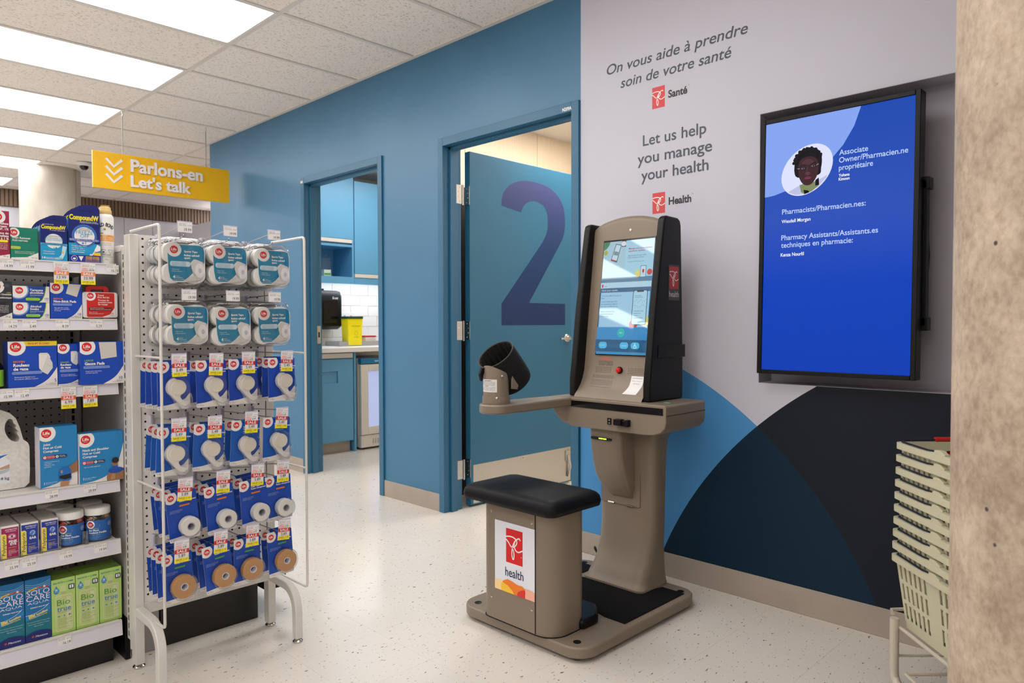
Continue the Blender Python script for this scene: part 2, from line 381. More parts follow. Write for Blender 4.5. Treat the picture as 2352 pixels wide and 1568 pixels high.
# ================================================================== STRUCTURE
D = 2.69; ZC = 2.69; DX = 0.593; X0 = -3.452       # wall plane, ceiling height, ceiling grid
g = G()
TX0, TX1, TY0, TY1 = -6.405, 0.30, 0.25, 2.69
g.box(-12, 4, -7, TY0, -.1, 0, M_FLOOR); g.box(-12, TX0, TY0, 8, -.1, 0, M_FLOOR); g.box(TX1, 4, TY0, 8, -.1, 0, M_FLOOR)
g.box(TX0, TX1, TY1, 8, -.1, 0, M_FLOOR); g.box(TX0, TX1, TY0, TY1, -.1, -.004, M_FLOOR)
floor = struct(g.build('floor', smooth=False))
t = .305; tm = None; n = 0
for i in range(22):
    for j in range(8):
        x0 = TX0+i*t; y0 = TY0+j*t
        if tm is None:
            o = G().box(.0002, t-.0002, .0002, t-.0002, -.003, 0, M_FLOOR).build('floor_tile', floor, smooth=False); tm = o.data
        else:
            o = bpy.data.objects.new('floor_tile', tm); COL.objects.link(o); o.parent = floor
        o.location = (x0, y0, 0)
# ceiling: slab, grid and tiles
g = G(); g.box(-12, 4, -7, 8, ZC+.03, ZC+.1, M_GRID)
ceiling = struct(g.build('ceiling', smooth=False))
YL = [-.56-1.19*3, -.56-1.19*2, -.56-1.19, -.56, .63, 1.82, 2.69]
YF = [1.82, 3.01, 4.2, 5.39, 6.58]
xs = [X0+DX*k for k in range(-12, 12)]
tile_full = None
def ctile(x0, x1, y0, y1):
    global tile_full
    full = abs((y1-y0)-1.19) < .01
    if full and tile_full:
        o = bpy.data.objects.new('ceiling_tile', tile_full); COL.objects.link(o); o.parent = ceiling
    else:
        o = G().box(.011, x1-x0-.011, .011, y1-y0-.011, .004, .02, M_TILE).build('ceiling_tile', ceiling, smooth=False)
        if full: tile_full = o.data
    o.location = (x0, y0, ZC)
LIGHTS = []
for k, x in enumerate(xs[:-1]):
    kk = k-12
    for j in range(len(YL)-1):
        y0, y1 = YL[j], YL[j+1]
        if j in (0, 2, 4) and kk % 2 == 1 and not (j == 4 and kk >= 5): LIGHTS.append((x, y0, kk, j)); continue
        ctile(x, xs[k+1], y0, y1)
    if xs[k+1] < -6.3:
        for j in range(len(YF)-1):
            if j == 0 and False: continue
            if YF[j] < 2.0:  # strip between 2.69 and 3.01 behind the line of the blue wall
                ctile(x, xs[k+1], 2.69, 3.01)
            elif j == 2 and kk % 2 == 1 and kk < -10: LIGHTS.append((x, YF[j], kk, 9))  # light added out of view to brighten the far white panels
            else: ctile(x, xs[k+1], YF[j], YF[j+1])
g = G()
for x in xs: g.box(x-.012, x+.012, YL[0], 2.69 if x > -6.3 else 6.58, ZC-.002, ZC+.03, M_GRID)
for y in YL[:-1]: g.box(xs[0], xs[-1], y-.012, y+.012, ZC-.0015, ZC+.03, M_GRID)
for y in [2.69]+YF[1:]: g.box(xs[0], -6.40, y-.012, y+.012, ZC-.0015, ZC+.03, M_GRID)
g.box(-6.40, 1.2, D-.026, D, ZC-.003, ZC+.03, M_GRID)
g.build('ceiling_grid', ceiling, smooth=False)
# blue wall with two door openings
WT = .115
g = G()
O1 = (-4.80, -3.80); O2 = (-3.235, -2.194); HT = 2.165
g.box(-6.405, O1[0]+.02, D, D+WT, 0, ZC+.05, M_BLUE); g.box(O1[1]-.02, O2[0]+.02, D, D+WT, 0, ZC+.05, M_BLUE)
g.box(O1[0]+.02, O1[1]-.02, D, D+WT, HT-.02, ZC+.05, M_BLUE); g.box(O2[0]+.02, O2[1]-.01, D, D+WT, HT-.02, ZC+.05, M_BLUE)
g.box(O2[1]-.01, -2.187, D, D+WT, 0, ZC+.05, M_BLUE)
wall_back = struct(g.build('wall_back', smooth=False))
# mural wall with niche
NX0, NX1, NZ0, NZ1, ND = -1.291, -.35, .867, 1.915, .11
g = G()
g.box(-2.187, NX0, D, D+.3, 0, ZC+.05, M_MURAL); g.box(NX1, 4, D, D+.3, 0, ZC+.05, M_MURAL)
g.box(NX0, NX1, D, D+.3, 0, NZ0, M_MURAL); g.box(NX0, NX1, D, D+.3, NZ1, ZC+.05, M_MURAL); 
wall_mural = struct(g.build('wall_right', smooth=False))
M_NICHE = mat('grey_lilac_niche_paint', '#a9a6b1', 0.5)
g = G(); g.box(NX0, NX1, D+ND, D+.3, NZ0, NZ1, M_NICHE)
e = .0015
g.box(NX0, NX0+e, D+.001, D+ND, NZ0, NZ1, M_NICHE); g.box(NX0, NX1, D+.001, D+ND, NZ0, NZ0+e, M_NICHE); g.box(NX0, NX1, D+.001, D+ND, NZ1-e, NZ1, M_NICHE)
g.build('niche_lining', wall_mural, smooth=False)
# lettering and emblems printed on the mural
TXT = mat('slate_print', '#4a525c', 0.5); TXT2 = mat('charcoal_print', '#2f2d32', 0.5); PCR = mat('red_print', '#d8474a', 0.5)
art([tx('On vous aide à prendre', -2.033, 2.243, .044, TXT, sh=.18, w=.690, b=.012, res=5), tx('soin de votre santé', -1.955, 2.167, .044, TXT, sh=.18, w=.542, b=.012, res=5),
     tx('Let us help', -1.834, 1.885, .046, TXT, w=.311, b=.012, res=5), tx('you manage', -1.862, 1.808, .046, TXT, w=.366, b=.012, res=5), tx('your health', -1.842, 1.733, .046, TXT, w=.330, b=.012, res=5)],
    'lettering', wall_mural, y=D)
art(pc_logo(-1.786, 2.036, .064, .092, PCR, WHT)+[tx('Santé', -1.705, 2.069, .030, TXT2, b=.03, w=.093, res=4), tx('MC', -1.608, 2.099, .004, TXT2)], 'emblem', wall_mural, y=D)
art(pc_logo(-1.783, 1.580, .064, .090, PCR, WHT)+[tx('Health', -1.701, 1.612, .030, TXT2, b=.03, w=.110, res=4), tx('TM', -1.589, 1.642, .004, TXT2)], 'emblem', wall_mural, y=D)
# baseboards
def bb(name, x0, x1, yv=D):
    struct(G().box(x0, x1, yv-.006, yv, 0, .103, M_BASE).build(name, bevel=.0015, seg=1))
bb('baseboard_left', -6.405, -4.80); bb('baseboard_middle', -3.795, -3.24); bb('baseboard_right', -2.187, 3.9)
# enclosing room beyond the frame
M_LWALL = mat('pale_lilac_wall_panel', '#dad8e2', 0.5); M_PLAIN = mat('off_white_wall_paint', '#e6e3df', 0.6)
g = G(); g.box(3.9, 4, -7, D, 0, ZC+.05, M_PLAIN); struct(g.build('wall_east', smooth=False))
g = G(); g.box(-12, 4, -7.1, -7, 0, ZC+.05, M_PLAIN); struct(g.build('wall_front', smooth=False))
# far wall: white panels under a band of vertical wooden slats
XF = -10.2
g = G(); g.box(XF-.15, XF-.02, -7, 8, 0, ZC+.05, M_LWALL); wall_far = struct(g.build('wall_left', smooth=False))
pm = None
for k in range(28):
    y = -1.38+k*.3507-.02
    if pm is None:
        o = G().box(0, .3447, 0, 0.02, 0, 2.487, M_LWALL).build('wall_panel', wall_far, bevel=.002, seg=1); pm = o.data
        for v in pm.vertices: v.co = (v.co.y*1.0-.02, v.co.x, v.co.z)
        pm.flip_normals(); 
    else:
        o = bpy.data.objects.new('wall_panel', pm); COL.objects.link(o); o.parent = wall_far
    o.location = (XF, y, 0)
g = G(); g.box(XF-.02, XF+.01, -7, 8, 2.492, ZC+.03, M_SLATW)
y = -2.0
while y < 7:
    g.box(XF+.01, XF+.035, y, y+.03, 2.492, ZC+.0, M_SLATW); y += .042
o = g.build('slat_band', wall_far, smooth=False); o['kind'] = 'stuff'
g = G(); g.box(-12, -6.4, 7.9, 8, 0, ZC+.05, M_LWALL); struct(g.build('wall_rear', smooth=False))
g = G(); g.box(XF+.02, XF+1.1, 3.92, 4.6, 0, 2.43, M_LWALL); tag(g.build('tall_cupboard', bevel=.004), 'tall plain white cupboard against the far panelled wall', 'cupboard')

# ------------------------------------------------------------------ door frames
def door_frame(name, x0, x1, strike=False, sign=None):
    y0 = D-.012; y1 = D+WT+.012; f = .045; z1 = HT
    g = G()
    for s, xa in ((1, x0), (-1, x1)):
        a, b = (xa, xa+s*f); g.box(min(a, b), max(a, b), y0, D, 0, z1, M_FRAME); g.box(min(a, b), max(a, b), D+WT, y1, 0, z1, M_FRAME)
        a, b = (xa+s*(f-.006), xa+s*f); g.box(min(a, b), max(a, b), D, D+WT, 0, z1, M_FRAME)
        a, b = (xa+s*f, xa+s*(f+.016)); g.box(min(a, b), max(a, b), D+.035, D+.080, 0, z1-f, M_FRAME)
    g.box(x0+f, x1-f, y0, D, z1-f, z1, M_FRAME); g.box(x0+f, x1-f, D+WT, y1, z1-f, z1, M_FRAME)
    g.box(x0+f, x1-f, D, D+WT, z1-f, z1-f+.006, M_FRAME); g.box(x0+f, x1-f, D+.035, D+.080, z1-f-.016, z1-f, M_FRAME)
    return struct(g.build(name, bevel=.0012, seg=1))
d1 = door_frame('door_1', -4.805, -3.795)
d2 = door_frame('door_2', -3.240, -2.192)
g = G(); g.box(-4.7598, -4.757, D+.085, D+.115, .955, 1.085, M_STEEL); g.box(-4.757, -4.7564, D+.095, D+.107, 1.0, 1.04, M_HOLE); g.build('strike_plate', d1)
art([('rect', -4.803, 2.125, -4.772, 2.142, P('#d9cfc8'))], 'number_plate', d1, y=D-.012)
art([tx('N209A', -2.292, 2.128, .0155, P('#f1efec'), b=.035, w=.058)], 'room_number', d2, y=D-.012)
# open door leaf of room 2 and its hardware
LX = -3.182
leaf = thing('door', 'blue open door with a huge dark number 2', 'door', (LX-.022, 2.875, 0))
g = G(); g.box(-.022, .022, 0, .94, .012, 2.12, M_DOOR); g.build('door_leaf', leaf, bevel=.0015, seg=1)
def vec2():
    # numeral outline, unit height, flat-topped grotesque 2
    R0, R1 = .42, .235
    out = []
    o1 = spline([(0.0, .80), (.02, .885), (.09, .955), (.2, .993), (.325, 1.0), (.45, .985), (.55, .94), (.615, .865), (.635, .76), (.62, .655), (.56, .56)], 5)
    o2 = [(.26, .155), (.635, .155), (.635, 0), (0, 0), (0, .145)]
    o3 = spline([(.40, .59), (.445, .67), (.452, .76), (.435, .82), (.385, .857), (.32, .868), (.25, .852), (.205, .815), (.187, .775)], 5)
    return o1+o2+o3
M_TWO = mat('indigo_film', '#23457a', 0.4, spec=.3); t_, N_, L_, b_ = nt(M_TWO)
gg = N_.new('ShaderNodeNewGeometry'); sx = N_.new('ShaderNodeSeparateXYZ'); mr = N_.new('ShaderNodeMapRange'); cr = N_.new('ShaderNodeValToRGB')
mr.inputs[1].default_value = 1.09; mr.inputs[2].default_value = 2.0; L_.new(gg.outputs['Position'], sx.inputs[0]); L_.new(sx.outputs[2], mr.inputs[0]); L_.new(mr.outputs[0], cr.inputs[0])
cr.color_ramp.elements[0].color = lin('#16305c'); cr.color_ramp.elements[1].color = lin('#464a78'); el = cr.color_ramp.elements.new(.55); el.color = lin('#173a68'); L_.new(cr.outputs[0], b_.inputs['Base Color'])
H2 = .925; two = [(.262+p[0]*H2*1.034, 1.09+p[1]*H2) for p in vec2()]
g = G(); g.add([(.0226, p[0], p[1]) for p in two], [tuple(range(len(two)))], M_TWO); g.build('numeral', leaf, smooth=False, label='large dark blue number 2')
g = G(); g.box(.022, .0235, .02, .925, .02, .252, M_STEEL)
for yy in (.04, .45, .9):
    for zz in (.035, .238): g.lathe([(.004, 0), (.004, .0008)], (.0235, yy, zz), M_CHROME, 10, (1, 0, 0))
g.build('kick_plate', leaf)
g = G(); g.lathe([(.03, 0), (.03, .006), (.026, .012), (.014, .016), (.012, .05), (.014, .055), (.0, .056)], (.022, .885, 1.0), M_CHROME, 24, (1, 0, 0))
g.tube([(.068, .885, 1.0), (.07, .86, 1.0), (.07, .80, 1.0), (.066, .775, .998)], [.011, .011, .009, .007], M_CHROME, 10); g.build('lever_handle', leaf)
g = G(); g.tube([(.03, .89, .05), (.04, .905, .12), (.035, .89, .2)], .008, M_CHROME, 8); g.box(.022, .03, .87, .915, .16, .23, M_STEEL); g.build('door_stop', leaf)
for z in (1.86, 1.06, .235):
    g = G(); g.box(.0085, .0115, -.096, -.054, z-.055, z+.055, M_STEEL); g.box(-.0185, .0215, -.0035, -.0005, z-.055, z+.055, M_STEEL); g.box(-.016, .010, -.05, -.0035, z-.05, z+.05, M_HOLE) if False else None
    g.lathe([(.007, 0), (.007, .116)], (.006, -.040, z-.058), M_CHROME, 12); g.lathe([(.003, 0), (.0075, .003), (.0075, .008)], (.006, -.040, z-.064), M_CHROME, 12)
    for sx_, pl in ((0, 0), (1, 1)):
        for dz in (-.04, -.014, .014, .04):
            if pl: g.lathe([(.0035, 0), (.002, .0014)], (.004+(-.006 if abs(dz) > .03 else .004), -.0035, z+dz), M_CHROME, 8, (0, -1, 0))
            else: g.lathe([(.0035, 0), (.002, .0014)], (.0115, -.075+(.006 if abs(dz) > .03 else -.004), z+dz), M_CHROME, 8, (1, 0, 0))
    g.build('hinge', leaf, label='steel hinge')

# ------------------------------------------------------------------ exam room 1 and room 2 shells
yR = D+WT
g = G(); g.box(-6.06, -5.96, yR, 6.5, 0, 2.75, M_WHITE); g.box(-6.06, -2.0, 6.4, 6.5, 0, 2.75, M_PLAIN); struct(g.build('wall_exam', smooth=False))
g = G(); g.box(-3.95, -3.87, yR, 6.4, 0, 2.75, M_OAK)
wood = struct(g.build('wall_oak', smooth=False))
for k in range(4):
    y = yR+.12+.76*k-.64
    y = 3.44+.76*(k-1)
    y0 = max(y, yR+.001); G().box(-3.87, -3.855, y0+.0015, y+.76-.0015, 0.1, 2.6, M_OAK).build('oak_panel', wood, bevel=.001, seg=1)
g = G(); g.box(-2.1, -2.0, D+.3, 6.4, 0, 2.75, M_PLAIN); struct(g.build('wall_side', smooth=False))
M_RCEIL = mat('white_room_ceiling', '#efe9e0', 0.8)
g = G(); g.box(-5.96, -3.95, yR, 6.4, 2.5, 2.75, M_RCEIL); g.box(-3.855, -2.1, yR, 6.4, 2.59, 2.75, M_RCEIL); struct(g.build('ceiling_rooms', smooth=False))
M_RLAMP1 = m_lamp('exam_light_diffuser', 10.0, (1, .97, .93))
M_RLAMP = m_lamp('room_light_diffuser', ROOM_LAMP, (1, .95, .88))
for i, (x, y, z, L) in enumerate(((-4.9, 3.6, 2.5, 'white light panel in the ceiling of the exam room with cabinets'), (-3.0, 3.9, 2.59, 'white light panel in the ceiling of the oak panelled room'))):
    th = thing('ceiling_light', L, 'light', (x, y, z))
    G().box(-.31, .31, -.61, .61, -.012, 0, M_WHITE).build('frame', th); G().box(-.29, .29, -.59, .59, -.014, -.0125, M_RLAMP if i else M_RLAMP1).build('diffuser', th, smooth=False)
M_UCL = m_lamp('under_cabinet_strip', 22.0, (.92, .95, 1))

o = G().box(-3.853, -3.45, 2.96, 3.62, 0, 1.97, mat('dark_brown_gap_block', '#3b2a1f', .5)).build('cabinet', bevel=.004); tag(o, 'added dark brown block darkening the gap beside the hinges of the open door', 'cabinet')  # made-up block added behind the door leaf to darken the hinge gap
# ------------------------------------------------------------------ ceiling lights
names = {(-1, 4): 'white ceiling light panel nearest the blue wall, largest in view', (-3, 4): 'second white ceiling light panel from the front, left of the sign wire', (-5, 4): 'third white ceiling light panel, just above the hanging yellow sign',
         (-7, 4): 'fourth white ceiling light panel, in front of the distant pillar', (-9, 4): 'smallest white ceiling light panel, behind the distant pillar'}
fl_ = None
for (x, y, kk, j) in LIGHTS:
    lab = names.get((kk, j), 'white ceiling light panel over the aisle outside the view')
    if fl_ is None:
        th = thing('ceiling_light', lab, 'light', (x, y, ZC), group='ceiling light panels')
        g = G(); a, b = DX, 1.19
        for (p, q, r, s_) in ((.011, .022, .011, b-.011), (a-.022, a-.011, .011, b-.011), (.022, a-.022, .011, .022), (.022, a-.022, b-.022, b-.011)): g.box(p, q, r, s_, .0, .03, M_GRID)
        g.build('frame', th, smooth=False)
        G().box(.022, a-.022, .022, b-.022, .006, .01, M_LAMP).build('diffuser', th, smooth=False); fl_ = th
    else: dup(fl_, (x, y, ZC), lab)

# ------------------------------------------------------------------ pillars
g = G(); g.lathe([(.27, 0), (.27, ZC+.04)], (0, 0, 0), M_CONC, 96)
p1 = tag(g.build('concrete_pillar', loc=(-.142, 1.80, 0), ang=60), 'massive round concrete pillar at the right edge in front of the baskets', 'pillar')
g = G(); g.lathe([(.27, 0), (.27, ZC+.02)], (0, 0, 0), M_CONC2, 64); g.box(.255, .285, -.012, .012, 1.0, ZC, M_BASE)
p2 = tag(g.build('concrete_pillar', loc=(-8.62, 1.97, 0), ang=60), 'round concrete pillar far off behind the top shelf products', 'pillar'); p2.rotation_euler = (0, 0, math.radians(38))
th = thing('dome_camera', 'small dark dome camera on the ceiling beside the distant pillar', 'camera', (-8.0, 2.12, ZC-.002))
G().lathe([(.07, 0), (.07, -.02), (.055, -.03)], (0, 0, 0), M_WHITE, 24).build('housing', th)
G().lathe([(.04, -.03), (.037, -.05), (.022, -.066), (.001, -.07)], (0, 0, 0), M_BLACKG, 20).build('dome', th)

# ------------------------------------------------------------------ hanging sign
th = thing('hanging_sign', 'yellow sign with white chevrons and lettering hanging from the ceiling', 'sign', (-5.85, 1.605, 2.10), rz=PI/2)
M_SIGN = mat('yellow_sign_face', '#f8bd09', 0.35)
G().box(0, 1.01, 0, .02, 0, .268, M_SIGN).build('panel', th, bevel=.002, seg=2)
M_RAISE = mat('raised_white_lettering', '#efe8e6', 0.4)
items = [tx('Parlons-en', .253, .147, .088, M_RAISE, b=.028, w=.535, ext=.005, res=5), tx("Let's talk", .252, .036, .079, M_RAISE, b=.028, w=.443, ext=.005, res=5)]
art(items, 'lettering', th, y=-.004)
g = G()
for k in range(3):
    z = .198-k*.057-.012
    a, b = ribbon([(.087, z+.035), (.139, z-.02), (.196, z+.035)], .018)
    pts = a+b[::-1]; g.prism(pts, 'y', -.006, 0, M_RAISE)
g.build('chevrons', th)
for yy in (.205, .825):
    g = G(); g.tube([(yy, .01, .268), (yy, .01, ZC-2.10-.04)], .0035, M_GREYM, 6); g.tube([(yy, .01, ZC-2.14), (yy+.006, .01, ZC-2.125), (yy, .01, ZC-2.11), (yy, .01, ZC-2.102)], .005, M_WHITEM, 6); g.build('hanger_rod', th)
# ================================================================== EXAM ROOM 1 CONTENTS
# base cabinet, facing +x: local x -> world +y, local -y -> world +x
def face_px(name, label, cat, X, Y, Z=0, **k): return thing(name, label, cat, (X, Y, Z), rz=PI/2, **k)
c = face_px('base_cabinet', 'blue base cabinet under the white counter in the exam room', 'cabinet', -5.31, 2.92)
g = G(); g.box(0, .53, .02, .64, .1, .855, M_CAB); g.box(.53, .548, 0, .64, 0, .855, M_CAB); g.build('carcass', c)
g = G(); w1, h1 = .52, .77
# door with a recessed rectangular pull
X1, X2, Z1, Z2 = .14, .37, .60, .70
for (a, b, cc, d_) in ((0, w1, .10, Z1), (0, w1, Z2, .80), (0, X1, Z1, Z2), (X2, w1, Z1, Z2)): g.box(a, b, 0, .018, cc, d_, M_CAB)
g.box(X1, X2, .015, .018, Z1, Z2, M_CAB); g.build('door', c)
G().box(0, .52, .002, .02, .81, .85, M_RAIL).build('finger_rail', c)
G().box(0, .515, .05, .06, 0, .098, M_BASE).build('toe_kick', c)
ctop = G(); ctop.box(-5.955, -5.28, yR+.01, 4.7, .858, .898, M_WHITE); ctop.box(-5.955, -5.94, yR+.01, 4.7, .898, .97, M_WHITE)
tag(ctop.build('countertop', bevel=.003), 'white counter top with backsplash in the exam room', 'countertop')
c = face_px('wall_cabinet', 'blue wall cabinet with an open shelf below its door', 'cabinet', -5.60, 2.90, 1.50)
g = G(); g.box(.727, .745, 0, .34, 0, .95, M_CAB); g.box(0, .727, 0, .34, 0, .022, M_CAB); g.box(0, .727, 0, .34, .29, .31, M_CAB); g.box(0, .727, .32, .34, .022, .29, M_CAB); g.box(0, .727, .02, .34, .31, .95, M_CAB); g.box(0, .745, 0, .018, -.04, 0, M_CAB); g.build('carcass', c)
G().box(0, .73, -.004, .018, .36, .95, M_CAB).build('door', c, bevel=.001, seg=1); G().box(0, .725, -.006, .02, .325, .357, M_RAIL).build('finger_rail', c, bevel=.002)
c = face_px('wall_cabinet', 'tall blue wall cabinet door right of the open shelf', 'cabinet', -5.60, 3.65, 1.50)
G().box(0, .8, .02, .34, 0, .89, M_CAB).box(0, .8, 0, .018, -.04, .02, M_CAB).build('carcass', c); G().box(.002, .6, -.004, .018, .055, .89, M_CAB).build('door', c, bevel=.001, seg=1); G().box(.002, .6, -.006, .02, .02, .052, M_RAIL).build('finger_rail', c, bevel=.002)
o = G().box(-5.72, -5.66, 3.3, 4.3, 1.488, 1.499, M_UCL).build('strip_light', smooth=False); tag(o, 'slim strip light under the blue wall cabinets', 'light')
G_tile = G()
for i in range(5):
    for j in range(9):
        y0 = yR+.03+j*.2+(.1 if i % 2 else 0); G_tile.box(-5.962, -5.952, y0, y0+.197, .975+i*.1, .975+i*.1+.097, M_WHITE)
o = G_tile.build('backsplash_tiles', bpy.data.objects['wall_exam'], smooth=False); o['kind'] = 'stuff'
# glass jar
th = thing('glass_jar', 'lidded glass jar with packets on the open blue shelf', 'jar', (-5.70, 3.415, 1.522))
G().lathe([(.055, 0), (.06, .01), (.06, .12), (.05, .14), (.05, .15)], (0, 0, 0), M_GLASS, 24, caps=False).build('jar_body', th)
G().lathe([(.058, .15), (.058, .16), (.03, .17), (.012, .175), (.018, .185), (.012, .195), (0, .197)], (0, 0, 0), M_GLASS, 24).build('lid', th)
g = G()
for k in range(6): g.box(-.035+.012*k, -.027+.012*k, -.035, .035, .005, .06, P('#e6efe0'))
g.box(.035, .0365, -.03, .028, .015, .03, P('#4fae4c')); g.build('packets', th)
# towel dispenser
th = face_px('towel_dispenser', 'black paper towel dispenser on the white tiled wall', 'dispenser', -5.955, 3.375, 1.05)
g = G(); g.loft([[(x*s+.13, -y*1.0, z) for (x, y) in rrect(-.125, .125, -0.0, .2*t_, .03, 4)] for (z, s, t_) in ((0, .9, .7), (.03, 1, .95), (.3, .96, 1.0), (.345, .9, .9), (.355, .8, .7))], M_BLACK); g.build('cover', th)
G().box(.05, .19, -.2015, -.197, .06, .26, M_BLACKG).build('window', th); art([tx('Scott', .14, .275, .022, P('#dddddd'), a='l', sh=.2, w=.06)], 'logo', th, y=-.2)
G().tube([(.13, -.05, .355), (.13, -.05, .375)], .012, M_BLACK, 8).build('key_lock', th)
# sharps container, tray, switch plate
th = face_px('storage_tray', 'grey tray on the counter beneath the yellow container', 'tray', -5.62, 3.50, .899)
g = G(); 
for (a, b, cc, d_) in ((0, .5, 0, .006), (0, .5, .234, .24), (0, .006, .006, .234), (.494, .5, .006, .234)): g.box(a, b, cc, d_, 0, .04, M_GREYM)
g.box(.006, .494, .006, .234, 0, .004, M_GREYM); g.build('tray_body', th)
th = face_px('sharps_container', 'yellow sharps container with a dark green lid on the tray', 'container', -5.60, 3.585, .905)
YB = mat('yellow_container_plastic', '#f3df0c', 0.35)
g = G(); g.loft([[(x*s+.08, y*s+.07, z) for (x, y) in rrect(-.08, .08, -.06, .06, .012, 3)] for (z, s) in ((0, .9), (.24, 1.0))], YB); g.build('body', th)
g = G(); g.prism(rrect(-.004, .164, .006, .134, .014, 3), 'z', .24, .262, mat('dark_green_lid', '#1d4a35', 0.4)); g.build('lid', th)
art([tx('BIOHAZARD', .08, .17, .01, P('#3f7a3c'), a='c', w=.09), ('line', circ(.08, .11, .018, n=16)+[(.098, .11)], .002, P('#3f7a3c')), tx('DANGER', .08, .07, .008, P('#3f7a3c'), a='c')], 'printed_label', th, y=.001)
th = face_px('soap_box', 'small white box with a red lid beside the sharps container', 'box', -5.66, 3.80, .905)
G().box(0, .12, 0, .1, 0, .07, P('#e4dfdb')).build('box', th, bevel=.003); G().box(-.002, .122, -.002, .102, .0705, .085, P('#c3262a')).build('lid', th, bevel=.003)
th = face_px('switch_plate', 'double white outlet plate on the tiled wall above the yellow container', 'outlet', -5.951, 3.72, 1.12)
G().box(0, .16, -.008, 0, 0, .09, M_WHITE).build('plate', th, bevel=.003); G().box(.03, .05, -.011, -.0085, .03, .06, M_GREYM).build('socket', th); G().box(.1, .12, -.011, -.0085, .03, .06, M_GREYM).build('socket', th)
# fridge
th = face_px('medical_fridge', 'small white glass door fridge under the counter', 'fridge', -5.30, 3.515, 0)
FW = mat('fridge_white', '#dcd7d0', 0.3)
g = G(); g.box(0, .5, .05, .55, .02, .80, FW); g.build('cabinet', th, bevel=.006)
g = G(); z0, z1 = .13, .745
for (a, b, cc, d_) in ((.0, .075, z0, z1), (.425, .5, z0, z1), (.075, .425, z0, z0+.07), (.075, .425, z1-.06, z1)): g.box(a, b, 0, .045, cc, d_, FW)
g.build('door', th, bevel=.004)
M_FGL = mat('lit_fridge_glass', '#aebbe6', 0.1, emit=.55); t_, N_, L_, b_ = nt(M_FGL)
G().box(.075, .425, .012, .02, z0+.07, z1-.06, M_FGL).build('glass', th)
g = G()
for k in range(12): g.box(.12+k*.025, .13+k*.025, .004, .006, .045, .09, M_GREYM)
g.build('vent_grille', th)['kind'] = 'stuff'; G().box(0, .5, .006, .05, .02, .125, FW).build('kick_panel', th)
G().box(0, .5, .0, .05, .752, .80, mat('fridge_blue_header', '#1f77a6', 0.35)).build('header', th); art([tx('accucold', .14, .767, .018, WHT, b=.02, w=.15)], 'logo', th, y=0)
for xx in (.03, .47):
    for yy in (.08, .5): G().lathe([(.015, 0), (.015, .02)], (xx, yy, 0), M_BLACK, 10).build('foot', th)

# ================================================================== HEALTH KIOSK
K = thing('health_kiosk', 'taupe blood pressure kiosk with arm cuff, touch screen and black seat', 'kiosk', (0, 0, 0))
def part(g_, name, par=None, **k): return g_.build(name, par or K, **k)
BZ = .052
base = part(G().prism(rrect(-2.035, -1.435, 1.772, 2.50, .075, 8), 'z', .014, BZ, M_TAUPE), 'base_plate', bevel=.006, seg=3)
for (x, y) in ((-1.975, 1.82), (-1.495, 1.82), (-1.49, 2.45), (-1.975, 2.455)):
    G().lathe([(.0135, 0), (.0135, .0015), (.011, .0025)], (x, y, BZ), M_BLACK, 20).build('bolt_cap', base)
    G().lathe([(.02, 0), (.02, .014)], (x, y, 0), mat('brown_rubber_foot', '#5b4a40', 0.7), 16).build('foot', base)
g = G(); g.prism([(-1.985, 2.20), (-1.895, 2.19), (-1.895, 2.44), (-1.985, 2.44)], 'z', BZ, BZ+.003, M_MAT); g.build('foot_mat', base)
g = G(); g.prism([(-1.985, 2.175), (-1.555, 2.045), (-1.465, 2.045), (-1.465, 2.435), (-1.565, 2.435), (-1.590, 2.310), (-1.86, 2.305), (-1.985, 2.19)], 'z', BZ, BZ+.003, M_MAT); g.build('foot_mat', base)
g = G(); g.prism([(-1.86, 1.90), (-1.535, 1.90), (-1.535, 1.985), (-1.60, 2.06), (-1.80, 2.06), (-1.86, 1.985)], 'z', BZ, .085, M_BLACK); g.build('cable_cover', base, bevel=.01, seg=2)
# bench
XB0, XB1, YB0, YB1 = -1.888, -1.552, 1.762, 1.955
bench = part(G().prism(rrect(XB0, XB1, YB0, YB1, [.075, .06, .05, .032], 8), 'z', BZ, .482, M_TAUPE), 'seat_pedestal')
G().prism(rrect(XB0-.004, XB1+.004, YB0-.003, YB1+.004, [.076, .062, .052, .034], 8), 'z', BZ, BZ+.002, M_BLACK).build('base_gasket', bench)
fp = G().box(-1.853, -1.629, YB0-.003, YB0+.001, .056, .480, M_TAUPE).build('access_panel', bench)
G().box(-1.629, -1.6265, YB0-.0012, YB0, .056, .48, M_BLACK).build('panel_gap', bench)
for (x, z) in ((-1.838, .437), (-1.642, .430), (-1.838, .13), (-1.642, .135)): G().lathe([(.0045, 0), (.0045, .001), (.002, .0018)], (x, YB0-.003, z), M_CHROME, 12, (0, -1, 0)).build('screw', bench)
ST = P('#e4e6ef', .35)
def blob(pts): return spline(pts+[pts[0]], 6)[:-1]
fr = (-1.82, -1.628, .166, .411)
items = [('rect', -1.82, .166, -1.628, .411, ST)]+pc_logo(-1.764, .272, .080, .119, P('#d9161d'), WHT)+[('circ', -1.690, .302, .0022, P('#efb0b0'))]
items += [tx('health', -1.724, .2235, .030, P('#1e2a55'), a='c', w=.088, b=.008, res=5)]
PE = (P('#fbd89a'), P('#f8c63a'), P('#f07d1d'), P('#dd2b2b'), P('#f6b49c'))
wv = lambda pts: [(-1.82+u*.192, .166+v*.05) for (u, v) in pts]
wvs = lambda pts: wv(pts)
